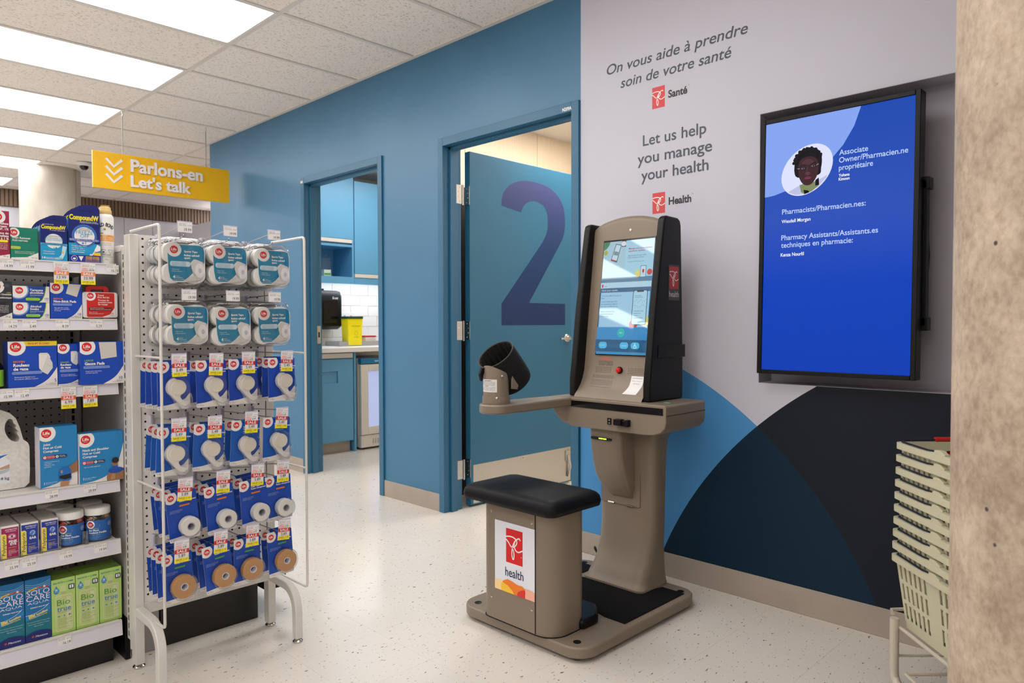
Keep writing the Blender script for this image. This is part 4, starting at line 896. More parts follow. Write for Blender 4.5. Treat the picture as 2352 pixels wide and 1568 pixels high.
it += [tx('Associate', -.976, 1.698, .0185, TT, w=.097, **kw), tx('Owner/Pharmacien.ne', -.976, 1.671, .0185, TT, w=.224, **kw), tx('propriétaire', -.976, 1.644, .0185, TT, w=.114, **kw), tx('Yohana', -.976, 1.621, .010, TW, w=.037, b=.018, res=4), tx('Kimoun', -.976, 1.6075, .010, TW, w=.037, b=.018, res=4),
       tx('Pharmacists/Pharmacien.nes:', -1.180, 1.509, .0185, TT, w=.297, **kw), tx('Wesdell Morgan', -1.181, 1.476, .0125, TW, w=.108, b=.010, res=4), tx('Pharmacy Assistants/Assistants.es', -1.181, 1.412, .0185, TT, w=.340, **kw), tx('techniques en pharmacie:', -1.181, 1.384, .0185, TT, w=.258, **kw), tx('Kenza Nourlil', -1.182, 1.351, .0125, TW, w=.087, b=.014, res=4)]
go = G(); art(it, g=go, y=0, curve=tvc, fr=fr, step=.00008); go.build('slide', TV, smooth=False)
g = G(); g.box(-.735, -.705, 2.69, 2.725, 1.09, 1.58, M_BLACK); g.box(-.74, -.697, 2.69, 2.735, 1.55, 1.59, M_BLACK); g.box(-.74, -.70, 2.69, 2.735, 1.075, 1.12, M_BLACK); g.box(-1.1, -.735, 2.735, 2.7995, 1.25, 1.45, M_BLACK); g.box(-1.1, -.735, 2.70, 2.735, 1.28, 1.42, M_BLACK); g.tube([(-.72, 2.735, 1.14), (-.712, 2.74, 1.33), (-.72, 2.735, 1.53)], .006, M_BLACK, 8); g.build('mounting_bracket', TV, bevel=.003)
# ================================================================== SHELVING UNIT (faces +x)
XB, XFR, YE, YS = -3.0, -2.535, .772, -.45
SH = thing('shelving_unit', 'white gondola shelving unit with six stocked shelves and price rails', 'shelf', (0, 0, 0))
g = G(); g.box(XB-.03, XB, YS, YE, .0, 1.345, M_GREYM); bp = g.build('back_panel', SH)
g = G()
for i in range(46):
    for j in range(51):
        y = .70-i*.0254; z = 1.31-j*.0254
        if z > .1: g.add([(XB+.0006, y+.0032*math.cos(a*PI/3), z+.0032*math.sin(a*PI/3)) for a in range(6)], [tuple(range(6))], M_HOLE)
o = g.build('peg_holes', bp, smooth=False); o['kind'] = 'stuff'
g = G(); g.box(XB, XB+.02, .715, .765, 0, 1.345, M_GREYM); up = g.build('upright', SH, bevel=.002)
g = G()
for j in range(50):
    z = 1.33-j*.0254; g.add([(XB+.0206, .735, z-.018), (XB+.0206, .744, z-.018), (XB+.0206, .744, z), (XB+.0206, .735, z)], [(0, 1, 2, 3)], M_HOLE)
o = g.build('slots', up, smooth=False); o['kind'] = 'stuff'
G().box(XB-.03, -2.53, YE, YE+.012, .145, 1.338, M_GREYM).build('end_panel', SH, bevel=.001)
G().box(XB-.03, -2.528, YE-.003, YE+.014, 1.338, 1.358, M_WHITEM).build('end_panel_cap', SH, bevel=.002)
G().box(XB-.03, -2.545, YE-.002, YE+.014, 0, .145, M_BLACK).build('end_kick', SH, bevel=.002)
G().box(-2.62, -2.56, YE+.013, YE+.02, 0, .075, M_WHITEM).build('levelling_foot', SH)
g = G(); g.box(XB, -2.575, YS, YE-.03, 0, .105, M_KICK); g.build('kick_plate', SH)
def rail_face(y, z): return
SHZ = [1.298, 1.121, .915, .602, .409, .143]
SHH = [.033, .033, .034, .036, .044, .046]
TAGS = [[(.445, '14.99'), (.498, '11.99'), (.582, '16.49', '#f08a5a', '13.99', '2.50'), (.655, '39.99', '#f08a5a', '33.99', '6.00'), (.728, '16.49')],
        [(.452, '14.29'), (.50, '3.49'), (.585, '8.29'), (.678, '5.29')], [(.437, '15.99'), (.478, '12.49'), (.595, '8.29', '#e2562f', '6.99', '1.30'), (.655, '9.29', '#e2562f', '7.89', '1.40')],
        [(.548, '28.99'), (.653, '29.99')], [(.443, '25.99'), (.487, '25.99'), (.583, '19.99'), (.68, '19.99')], [(.575, '16.19')]]
for i, (z, h) in enumerate(zip(SHZ, SHH)):
    g = G(); g.box(XB+.02, XFR-.004, YS, YE-.022, z-.024, z-.002, M_DECK); g.box(XFR-.012, XFR, YS, YE-.02, z-.008, z, M_WHITEM)
    sh = g.build('shelf', SH, bevel=.001, seg=1)
    g = G(); tl = .006; pr = [(XFR-.006, z-.002), (XFR+.001, z-.002), (XFR+.001+tl, z-h), (XFR-.004+tl, z-h-.001)]
    g.prism(pr, 'y', YS, YE-.018, M_CHAN); g.prism([(XFR-.007, z-.001), (XFR+.004, z-.001), (XFR+.004, z-.0045), (XFR-.007, z-.0045)], 'y', YS, YE-.018, M_WHITEM)
    g.prism([(XFR+tl-.005, z-h-.002), (XFR+tl+.004, z-h-.002), (XFR+tl+.003, z-h+.002), (XFR+tl-.005, z-h+.001)], 'y', YS, YE-.018, M_WHITEM)
    g.prism([(XFR-.008, z), (XFR+.004, z), (XFR+.004+tl, z-h-.002), (XFR-.008, z-h-.002)], 'y', YE-.018, YE-.015, M_WHITEM); g.build('price_channel', sh)
    for t in TAGS[i]:
        if len(t) == 2: it = [('rect', 0, -.0262, .036, 0, PAPER), tx('AISLE 12 FACE 3', .002, -.004, .0018, INK), tx('0451 23 456', .002, -.0085, .0024, INK), tx('6801 EA', .024, -.0075, .002, INK), tx(t[1], .034, -.0225, .0082, INK, a='r', fx=.82)]
        else: it = tag_art(0, 0, t[3], sale=t[2], was=t[1], save=t[4], w_=.040)
        art(it, 'price_tag', sh, y=0, rot=(math.radians(0), math.radians(0), PI/2), loc=(XFR+.0035+(.0055 if len(t) > 2 else .0015), t[0], z-.0045))
# fix tilt of shelf tags so they lie in the channel
for o in bpy.data.objects:
    if o.name.startswith('price_tag'): o.rotation_euler = (math.radians(-9), 0, PI/2) if False else (0, math.radians(0), PI/2)

# ------------------------------------------------------------------ packaged goods: local x along the shelf, front at local y=0
def pack(name, label, cat, y0, z, X=-2.55, yaw=0, group=None): return thing(name, label, cat, (X, y0, z), rz=PI/2+math.radians(yaw), group=group)
def carton(par, w_, h, d, m, m2=None, name='carton'):
    g = G(); g.box(0, w_, 0, d, 0, h, m); return g.build(name, par, bevel=.0006, seg=1)
ORD = ['', 'second', 'third', 'fourth', 'fifth', 'sixth', 'seventh', 'eighth']
def line_up(root, n, dx, what, where, group):
    root['group'] = group
    for k in range(1, n):
        l = root.location; dup(root, (l.x-dx*k, l.y, l.z), '%s, %s in its line %s' % (what, ORD[k], where), group=group)
def logo_blob(w_, h, r, cx, cz): return life(cx, cz, r)
WH = P('#ece8e4')
# shelf 1
z = SHZ[0]
p = pack('cream_box', 'tall dark pink cream box at the left edge of the top shelf', 'box', .408, z); w_, h = .068, .139
carton(p, w_, h, .035, P('#9b1c48')); art([('rect', 0, 0, w_, h, P('#9b1c48')), ('poly', [(0, .08), (.068, .115), (.068, h), (0, h)], P('#a32a55'))]+life(.040, .121, .011)+[tx('tolnaftate', .066, .099, .006, WHT, a='r', b=.03, fx=.9), tx('cream', .062, .091, .006, WHT, a='r', b=.03), tx('USP, 1%', .066, .083, .006, WHT, a='r', b=.03), tx('crème de', .066, .071, .006, WHT, a='r', b=.03), tx('tolnaftate', .066, .063, .006, WHT, a='r', b=.03, fx=.9), tx('USP, à 1 %', .066, .055, .006, WHT, a='r', b=.03)]
   +[('rr', .02, .047, .064, .054, .003, YEL)]+fine(['Cures most athlete\'s foot', 'Relieves itching and', 'burning of the skin', 'Guérit le pied d\'athlète'], .01, .042, .003, WHT, w=.052)+[('poly', [(0, 0), (w_, 0), (w_, .013), (.03, .004), (0, .003)], WH), tx('30 g', .058, .004, .005, P('#9b1c48'), a='c')], 'printed_face', p, fr=(0, w_, 0, h))
p = pack('wart_remover_box', 'low green wart remover box between the pink and blue boxes', 'box', .479, z); w_, h = .069, .095; GR = P('#12806b')
g = G(); g.box(0, w_, .006, .045, 0, h, P('#12806b')); g.prism([(0, 0), (w_, 0), (w_, .052), (0, .052)], 'y', 0, .006, P('#178a74')); g.build('carton', p, bevel=.0006, seg=1)
art([('rect', 0, .052, w_, h, GR)]+life(.009, .079, .0095, 1.5)+[tx('Wart Remover', .004, .061, .0062, WHT, b=.02, w=.047), tx('Anti-verrues', .004, .0495+.004, .0062, WHT, b=.02, w=.040)], 'printed_face', p, y=.006, fr=(0, w_, 0, h))
art([('rect', 0, 0, w_, .052, GR), ('rr', -.01, .03, .025, .038, .004, P('#c9d94a')), tx('Extra strength', .002, .0325, .003, P('#12806b')), ('rect', 0, .0285, w_, .029, P('#0f6f5d'))]+fine(['Removes common and plantar warts', 'Élimine les verrues vulgaires'], .01, .022, .0028, WHT, w=.05)+[('poly', [(0, 0), (w_, 0), (w_, .022), (.04, .007), (0, .004)], WH), tx('10 mL', .06, .004, .0045, GR, a='c')], 'printed_face', p, fr=(0, w_, 0, .052))
def compound(p, w_, h, big, d=.03):
    # hang-tab carton with a rounded top
    N1, N2 = P('#101f70'), P('#1a9fd4')
    hb = h*.78; sh_ = [(0, 0), (w_, 0), (w_, h*.93)]+[(w_*(1-.06), h*.985), (w_*.82, h), (w_*.5, h), (w_*.33, h*.97), (w_*.18, h*.91), (w_*.08, h*.85), (0, hb)]
    g = G(); g.prism(sh_, 'y', 0, .0012, N1); g.box(0, w_, .0012, d, 0, hb*.96, P('#1584bd')); g.build('carton', p)
    s = w_/.088
    it = [('poly', sh_, N1), ('rr', w_*.40, h*.885, w_*.76, h*.90, .002, P('#081145')), ('rect', 0, 0, w_, h*(.33 if big else .36), N2)]
    if big:
        it += [('circ', w_*.5, h*.46, .035*s, P('#3a6fc0'), .036*s), ('circ', w_*.5, h*.455, .030*s, P('#0f47a8')), ('circ', w_*.5, h*.455, .0285*s, WHT), tx('CompoundW', w_*.03, h*.735, .0145*s, YEL, b=.045, w=w_*.93), tx('WART REMOVAL SYSTEM', w_*.40, h*.70, .003, WHT, w=w_*.5), tx('SYSTÈME DE TRAITEMENT ANTI-VERRUES', w_*.35, h*.68, .003, WHT, w=w_*.6),
               tx('MAXIMUM FREEZE', w_*.5, h*.575, .0034, P('#56606e'), a='c', w=w_*.42), tx('GELÉ MAXIMUM', w_*.5, h*.55, .0034, P('#56606e'), a='c', w=w_*.36), tx('FREEZE', w_*.5, h*.488, .0105*s, P('#2a9fcb'), a='c', w=w_*.54), tx('OFF', w_*.5, h*.425, .0105*s, P('#2a9fcb'), a='c', w=w_*.28),
               ('rect', 0, h*.365, w_, h*.405, P('#1a3fae')), tx('DESTROYS WARTS IN AS FEW AS 1 TREATMENT', w_*.03, h*.388, .003, WHT, w=w_*.92), tx('ÉLIMINE LES VERRUES EN AUSSI PEU QUE 1 TRAITEMENT', w_*.03, h*.37, .003, WHT, w=w_*.92), tx('1', w_*.52, h*.315, .008, P('#1a9fd4'), b=.03), ('circ', w_*.44, h*.33, .003, P('#1a9fd4'))]
        it += fine(['Targets the wart,', 'not your skin /', 'Cible la verrue,', 'pas votre peau'], w_*.08, h*.27, .0042, WHT, 1.5)+[('poly', [(w_*.9, h*.32), (w_, h*.29), (w_, h*.22), (w_*.86, h*.19), (w_*.8, h*.22)], WHT), ('line', [(w_*.84, h*.22), (w_*.7, h*.11)], .003, WHT), ('circ', w_*.69, h*.12, .004, WHT, .006), ('rect', w_*.78, h*.13, w_, h*.18, P('#f0c93a')), tx('12 Applications', w_*.08, h*.165, .0038, WHT),
               ('rect', 0, 0, w_, h*.125, P('#182e97')), ('circ', w_*.16, h*.065, .0085, WHT), ('circ', w_*.16, h*.065, .0075, P('#182e97')), ('circ', w_*.16, h*.06, .0045, WHT, .003), ('poly', [(w_*.29, h*.105), (w_*.45, h*.105), (w_*.37, h*.02)], WHT), tx('EXTREME DANGER/', w_*.52, h*.085, .0042, P('#f0b52e'), w=w_*.44, b=.02), tx('DANGER EXTRÊME', w_*.52, h*.058, .0042, P('#f0b52e'), w=w_*.44, b=.02)]+fine(['PRESSURIZED CONTAINER', 'KEEP AWAY FROM CHILDREN'], w_*.5, h*.038, .0026, P('#f0b52e'), w=w_*.46)
    else:
        it += [('circ', w_*.5, h*.43, .0285*s, P('#5fb6dd')), ('circ', w_*.5, h*.43, .027*s*1.02, WHT), tx('CompoundW', w_*.03, h*.695, .0135*s, YEL, b=.045, w=w_*.92), tx('SALICYLIC ACID', w_*.08, h*.78, .0028, WHT), tx('WART REMOVER', w_*.42, h*.655, .0028, WHT, w=w_*.5), tx('MAXIMUM STRENGTH', w_*.5, h*.525, .0034, P('#56606e'), a='c', w=w_*.46), tx('ONE STEP INVISIBLE PADS', w_*.5, h*.475, .0048, P('#58a8c9'), a='c', w=w_*.66), tx('COUSSINETS TRANSPARENTS', w_*.5, h*.435, .0048, P('#58a8c9'), a='c', w=w_*.68),
               ('rect', 0, h*.34, w_, h*.385, P('#4fb8e3')), tx('EFFECTIVELY REMOVES WARTS', w_*.16, h*.365, .0034, NAVYI, w=w_*.7), tx('ÉLIMINE EFFICACEMENT LES VERRUES', w_*.04, h*.345, .0032, NAVYI, w=w_*.9), tx('1', w_*.48, h*.25, .007, P('#1a9fd4'), b=.03), ('circ', w_*.58, h*.275, .003, P('#1a9fd4'), .004),
               ('poly', [(w_*.82, h*.34), (w_*.98, h*.32), (w_*.9, h*.15), (w_*.8, h*.04), (w_*.6, h*.05), (w_*.76, h*.14)], P('#bfe3f2')), ('rect', w_*.78, h*.17, w_*.86, h*.22, P('#e9bf52')), ('circ', w_*.68, h*.06, .009, P('#8fc6dd'), .004)]+fine(['Waterproof /', 'Imperméable'], w_*.1, h*.19, .0038, WHT)+[tx('14', w_*.05, h*.04, .007, WHT, b=.02), tx('MEDICATED PADS', w_*.18, h*.055, .003, WHT, w=.03), tx('COUSSINETS MÉDICAMENTEUX', w_*.18, h*.03, .003, WHT, w=.036)]
    art(it, 'printed_face', p, fr=(0, w_, 0, h))
p = pack('wart_pads_box', 'front small navy and turquoise box with yellow lettering and round white disc', 'box', .554, z); compound(p, .071, .140, False)
line_up(p, 4, .034, 'small navy and turquoise box with yellow lettering', 'on the top shelf', 'small navy boxes on the top shelf')
p = pack('wart_freeze_box', 'taller navy box with yellow lettering and large white disc beside the spray can', 'box', .629, z); compound(p, .088, .181, True)
line_up(p, 3, .036, 'taller navy box with yellow lettering', 'on the top shelf', 'taller navy boxes on the top shelf')
def can(y, X, lab):
    p = thing('spray_can', lab, 'can', (X, y, z), rz=math.radians(70), group='white spray cans on the top shelf')
    CW = mat('white_can_lacquer', '#edeae7', .28)
    g = G(); g.lathe([(.0235, 0), (.0245, .002), (.0245, .148), (.022, .156), (.0185, .160)], (0, 0, 0), CW, 36); g.build('can_body', p, ang=50)
    g = G(); g.lathe([(.018, .158), (.019, .160), (.019, .171), (.0175, .174), (.0165, .176), (.0165, .181), (.0145, .184), (.010, .186), (.0135, .189), (.0, .189)], (0, 0, 0), mat('gold_cap', '#dcbb79', .35), 28); g.build('cap', p, ang=50)
    cv = lambda q: ((.0246-q[1])*math.sin(q[0]/.0246), -(.0246-q[1])*math.cos(q[0]/.0246), q[2])
    g = G(); OR = P('#eaa243')
    def band(x0, x1, z0, z1, m):
        n = 14
        for i in range(n):
            a, b = x0+(x1-x0)*i/n, x0+(x1-x0)*(i+1)/n; g.add([cv((a, 0, z0)), cv((b, 0, z0)), cv((b, 0, z1)), cv((a, 0, z1))], [(0, 1, 2, 3)], m)
    band(-.035, .035, .072, .092, OR); band(-.032, -.004, .095, .099, P('#c9a15a'))
    txt = 'GOLD BOND'
    it = []
    for i, ch in enumerate(txt):
        if ch == ' ': continue
        u = i-4; it.append(tx(ch, u*.0052, .120-abs(u)**2*.0005, .0105, P('#3a3632'), a='c', b=.03, rot=-u*7, fx=.8))
    it += [('circ', 0, .110, .0035, P('#b08a48')), tx('CLEAN', 0, .087, .0034, WHT, a='c'), tx('POWDER SPRAY / POUDRE', 0, .081, .0034, WHT, a='c', w=.046), tx('BODY & FOOT / CORPS', 0, .075, .0034, WHT, a='c', w=.044), tx('NO VISIBLE RESIDUE', 0, .064, .0034, P('#c9a56e'), a='c', w=.036), tx('AUCUN RÉSIDU VISIBLE', 0, .058, .0034, P('#c9a56e'), a='c', w=.036)]
    it += [('line', circ(-.004, .038, .0075, n=8, a0=22, a1=382)+[], .0009, INK), ('circ', -.004, .037, .0032, INK, .0022), ('line', [(.008, .044), (.022, .044), (.015, .031), (.008, .044)], .0009, INK), tx('DANGER', .004, .026, .0042, INK, a='c'), tx('EXTREMELY FLAMMABLE', .004, .021, .0022, INK, a='c'), tx('142 g', .004, .012, .003, INK, a='c')]
    art(it, g=g, curve=cv); g.build('printed_label', p, smooth=False); return p
can(.740, -2.575, 'front white spray can with a gold cap at the end of the top shelf'); can(.730, -2.635, 'rear white spray can with a gold cap behind the front one')
# shelf 2
z = SHZ[1]
p = pack('ointment_box', 'charcoal antibiotic ointment box at the left edge of the second shelf', 'box', .408, z); w_, h = .071, .109; CH = P('#31343c')
carton(p, w_, h, .04, CH); art([('rect', 0, 0, w_, h, CH)]+life(.032, .094, .012)+[('circ', .058, .097, .008, P('#4a4e57'), .005), tx('triple', .068, .075, .0035, YEL, a='r'), tx('antibiotic Ointment', .070, .069, .0048, WHT, a='r', b=.02, w=.05), tx('onguent antibiotique', .070, .0595, .0048, WHT, a='r', b=.02, w=.055), ('rr', .02, .042, .056, .048, .003, P('#1d1f25'))]+fine(['Prevents infection and', 'provides soothing relief', 'for minor cuts, scrapes', 'Prévient les infections', 'dans les petites coupures'], .012, .037, .0027, WHT, w=.05)+[('poly', [(.03, 0), (w_, 0), (w_, .018), (.05, .008)], WH), tx('30 g', .06, .004, .005, CH, a='c')], 'printed_face', p, fr=(0, w_, 0, h))
def swab(z0, title, lab, sub):
    p = pack('swab_box', lab, 'box', .481, z0); w_, h = .0935, .0485
    carton(p, w_, h, .05, ROYAL); B2 = P('#1247a3')
    art([('rect', 0, 0, w_, h, B2), ('circ', .014, .036, .027, P('#6f95d6')), ('circ', .014, .036, .0235, WHT)]+life(.0165, .035, .0098, 1)+[('poly', [(w_, 0), (.066, 0), (.074, .008), (.080, .022), (.083, .036), (.084, h), (w_, h)], P('#b6d433')), ('poly', [(w_, 0), (.068, 0), (.076, .008), (.082, .022), (.085, .036), (.086, h), (w_, h)], WH)]+
        [tx(t, .043, .034-i*.0078, .0062, WHT, b=.025) for i, t in enumerate(title)]+[tx(sub, .043, .0205, .0028, WHT, w=.034), tx('70 % v/v', .043, .016, .0028, P('#7ac14a')), ('rr', .032, .0055, .069, .0135, .004, P('#9bd62c')), tx('Antiseptic for skin', .036, .0085, .0028, ROYAL, w=.028), tx('100', .0915, .0085, .0058, ROYAL, a='r'), tx('SWABS', .091, .0045, .002, INK, a='r')], 'printed_face', p, fr=(0, w_, 0, h)); return p
a = swab(z, ['Alcohol', 'Swabs'], 'lower blue alcohol swab box of the stacked pair on the second shelf', 'Isopropyl Alcohol'); b = swab(z+.0492, ['Tampons', 'alcoolisés'], 'upper blue alcohol swab box of the stacked pair on the second shelf', 'Alcool isopropylique à')
for q, n_ in ((a, 'lower'), (b, 'upper')): line_up(q, 2, .053, n_+' blue alcohol swab box', 'on the second shelf', 'alcohol swab boxes on the second shelf')
def gauze(p, w_, h, d, sub, subc, title, pill, cnt, pic, band=None, fine_=(), bl='#0c49bb'):
    BL = P(bl); carton(p, w_, h, d, P('#103a9a')); s = h/.138
    it = [('rect', 0, 0, w_, h, BL)]
    if band: it += [('rect', 0, h*.9, w_, h, P('#f4d62a')), tx(band, w_*.62, h*.93, .0055, P('#d5482a'), a='c', b=.03, w=w_*.44)]
    r = .0145*s if w_ > .08 else .0105
    it += [x for x in life(r*1.35, h-r*1.15, r, 1.75)]
    it += [('poly', spline([(w_*.52, 0), (w_*.72, h*.10), (w_*.86, h*.22), (w_, h*.42)], 6)+[(w_, 0)], WH)] if w_ > .08 else [('poly', spline([(0, .004), (w_*.5, h*.05), (w_, h*.17)], 5)+[(w_, 0), (0, 0)], WH)]
    if pic == 'roll':
        x, zz, q = (w_*.62, h*.32, s) if w_ > .08 else (w_*.55, h*.52, s*.72)
        it += [('poly', [(x, zz+.012*q), (x, zz+.055*q), (x+.003*q, zz+.058*q), (x+.022*q, zz+.058*q), (x+.026*q, zz+.054*q), (x+.03*q, zz+.045*q), (x+.02*q, zz), (x+.006*q, zz+.004*q)], P('#e9e6e4')), ('poly', [(x+.024*q, zz+.05*q), (x+.035*q, zz+.028*q), (x+.036*q, zz+.012*q), (x+.022*q, zz-.008*q), (x+.006*q, zz+.002*q)], P('#dcdad9')), ('line', [(x+.001*q, zz+.055*q), (x+.012*q, zz+.053*q), (x+.025*q, zz+.055*q)], .0008, P('#b9b9bd')), ('line', [(x+.007*q, zz+.003*q), (x+.024*q, zz+.05*q)], .0007, P('#bdbcc0')), ('line', [(x+.019*q, zz+.026*q), (x+.035*q, zz+.012*q)], .0007, P('#bdbcc0'))]
    else:
        a0, b0 = (w_*.43, w_*.83) if pic == 'pad' else (w_*.58, w_*.98)
        it += [('poly', [(a0, h*.985), (b0, h*.985), (b0+.002, h*.63), (a0+.006, h*.585)] if pic == 'pad' else [(a0, h*.98), (b0, h*.97), (b0-.012, h*.62), (a0-.008, h*.71)], P('#d6d2cb'))]
    zt = h*.54; it.append(tx(sub, w_*.10, zt, .0058*s if w_ > .08 else .0045, P(subc), b=.02)); th_ = .0085*s if w_ > .08 else .0062
    for i, t in enumerate(title): it.append(tx(t, w_*.10, zt-(th_*1.35)*(i+1), th_, WHT, b=.035))
    zz = zt-(th_*1.35)*len(title)-.012*s; it += [('rr', w_*.07, zz, w_*.68 if w_ > .08 else w_*.95, zz+.0085*s, .004*s, P('#7f9de0')), tx(pill, w_*.10, zz+.0028*s, .0036*s, ROYAL, w=w_*.54 if w_ > .08 else w_*.78)]
    it += fine(fine_, w_*.12, zz-.010*s, .0035*s if w_ > .08 else .0026, WHT, 1.6)
    it += [tx(cnt, w_-.003, h*.095, .0095*s if w_ > .08 else .0075, ROYAL, a='r'), tx('LARGE 5.1 cm', w_-.003, h*.06, .0022, INK, a='r'), tx('ROLLS / ROULEAUX', w_-.003, h*.035, .0022, INK, a='r')]
    art(it, 'printed_face', p, fr=(0, w_, 0, h)); return p
p = pack('dressing_box', 'blue non-stick pads box in the middle of the second shelf', 'box', .577, z); gauze(p, .0855, .110, .04, 'MEDIUM', '#e0793d', ['Non-Stick Pads'], 'Cushions & Protects Wounds', '10', 'padr', fine_=['Non-stick film on both', 'sides for easy application', '& removal'])
line_up(p, 2, .045, 'blue non-stick pads box', 'on the second shelf', 'non-stick pads boxes')
p = pack('first_aid_kit', 'red travel first aid kit in a clear case with a red handle', 'kit', .664, z)
TR = m_clear('frosted_case', (.92, .92, .93), .10); RK = mat('red_kit_plastic', '#c8191c', .35)
g = G(); g.prism(rrect(0, .102, .003, .085, .008, 4), 'y', 0, .035, mat('pale_clear_case', '#e3dfe2', .15)); g.build('case', p, bevel=.002)
g = G(); a = rrect(.012, .078, .070, .104, .009, 4); 
for q in ([(.012, .083), (.012, .098), (.020, .105), (.070, .105), (.078, .098), (.078, .083), (.064, .083), (.062, .094), (.028, .094), (.026, .083)],): g.prism(q, 'y', .010, .020, RK)
g.build('handle', p, bevel=.001)
g = G(); g.box(.018, .034, .002, .03, 0, .003, RK); g.box(.06, .076, .002, .03, 0, .003, RK); g.build('latch', p)
RF = P('#cf2420')
art([('poly', rrect(.012, .092, .006, .083, .004, 3), RF), ('poly', [(.055, .006), (.092, .006), (.092, .035), (.078, .014)], WH)]+life(.0225, .073, .0095, 1.65)+[tx('Travel', .043, .0725, .0047, WHT, b=.02), tx('First Aid Kit', .043, .066, .0047, WHT, b=.02), tx('Trousse de', .044, .057, .0047, WHT, b=.02), tx('premiers soins', .044, .0505, .0047, WHT, b=.02), tx('de voyage', .044, .044, .0047, WHT, b=.02), ('rr', .018, .026, .085, .037, .004, P('#7a1a1c')), tx('Essential First Aid Items', .021, .033, .0026, WHT, w=.04), tx('Articles essentiels de premiers soins', .021, .0285, .0026, WHT, w=.06), tx('Goes with you!', .018, .020, .0026, WHT), tx('Vous accompagne partout!', .018, .0155, .0026, WHT), tx('16', .088, .0145, .0065, RF, a='r'), tx('PIECES', .088, .010, .002, INK, a='r')], 'printed_face', p, fr=(.012, .092, .006, .083))
# shelf 3
z = SHZ[2]
p = thing('brown_bottle', 'dark bottle with a white cap and lime green label at the left edge', 'bottle', (-2.58, .432, z))
G().lathe([(.026, 0), (.028, .004), (.028, .062), (.022, .074), (.012, .079), (.012, .086)], (0, 0, 0), mat('dark_bottle', '#1a1512', .15), 30).build('bottle_body', p); G().lathe([(.0135, .084), (.0135, .104), (.012, .106)], (0, 0, 0), WHT, 24).build('cap', p)
G().lathe([(.0284, .006), (.0284, .055)], (0, 0, 0), P('#8fd13c'), 30, caps=False).build('label', p)
p = pack('gauze_roll_box', 'large blue gauze roll box with a yellow band along its top', 'box', .466, z); gauze(p, .126, .138, .07, 'MOYEN', '#e98b4a', ['Rouleau', 'de gaze'], 'Pour sécuriser un pansement', '5', 'roll', band='PAQUET ÉCONO', fine_=['Entièrement flexible pour', 'les endroits difficiles à panser'])
p = pack('gauze_roll_box', 'narrow blue gauze roll box between two wider blue boxes', 'box', .594, z); gauze(p, .064, .128, .05, 'GRAND', '#93c83d', ['Rouleau', 'de gaze'], 'Pour sécuriser un pansement', '1', 'roll', fine_=['Entièrement flexible pour', 'les endroits difficiles à panser'])
line_up(p, 2, .055, 'narrow blue gauze roll box', 'on the third shelf', 'narrow gauze roll boxes')
p = pack('gauze_pads_box', 'wide blue gauze pads box at the right end of the third shelf', 'box', .648, z, X=-2.525); gauze(p, .1235, .134, .08, 'LARGE', '#93c83d', ['Gauze Pads'], 'Ideal for Cleaning Minor Cuts, Scrapes & Burns', '10', 'pad', fine_=['12-ply extra absorbent', 'and soft material'])
# shelf 4
z = SHZ[3]
p = pack('salt_jug', 'big white plastic jug with a cap and a moulded handle', 'jug', .33, z, X=-2.62, yaw=0); JW = mat('milky_jug_plastic', '#e6e2dc', .35); noise_tint(JW, '#dcd8d2', '#ebe8e3', 90, 3)
out = [(.02, 0), (.185, 0), (.198, .012), (.200, .055), (.200, .125), (.196, .137), (.184, .148), (.176, .185), (.166, .215), (.150, .233), (.125, .245), (.085, .249), (.03, .235), (0, .20), (0, .01)]
hole = blob([(.148, .215), (.140, .203), (.137, .185), (.142, .165), (.152, .150), (.166, .143), (.174, .150), (.172, .160), (.168, .168), (.171, .176), (.165, .184), (.167, .193), (.160, .201), (.157, .212)])
import bmesh
bm = bmesh.new()
def loop(pts, y): return [bm.verts.new((a, y, b)) for (a, b) in pts]
ov, hv = loop(out, 0), loop(hole, 0); ed = [bm.edges.new((l[i], l[(i+1) % len(l)])) for l in (ov, hv) for i in range(len(l))]
bmesh.ops.triangle_fill(bm, edges=ed, use_beauty=True)
ret = bmesh.ops.extrude_face_region(bm, geom=bm.faces[:]); vs_ = [e for e in ret['geom'] if isinstance(e, bmesh.types.BMVert)]; bmesh.ops.translate(bm, vec=(0, .1, 0), verts=vs_); bmesh.ops.recalc_face_normals(bm, faces=bm.faces)
me = bpy.data.meshes.new('jug_body'); bm.to_mesh(me); bm.free(); me.materials.append(JW); o = bpy.data.objects.new('jug_body', me); COL.objects.link(o); o.parent = p
for f in me.polygons: f.use_smooth = True
me.set_sharp_from_angle(angle=math.radians(50)); b_ = o.modifiers.new('bevel', 'BEVEL'); b_.width = .012; b_.segments = 4; b_.limit_method = 'ANGLE'; b_.angle_limit = math.radians(60)
G().lathe([(.024, .235), (.024, .248), (.027, .25), (.027, .268), (.024, .270), (.012, .27), (.012, .275)], (.085, .05, 0), WHT, 32).build('cap', p)
fr = (0, .148, .02, .20); LBL = P('#e9ebf2')
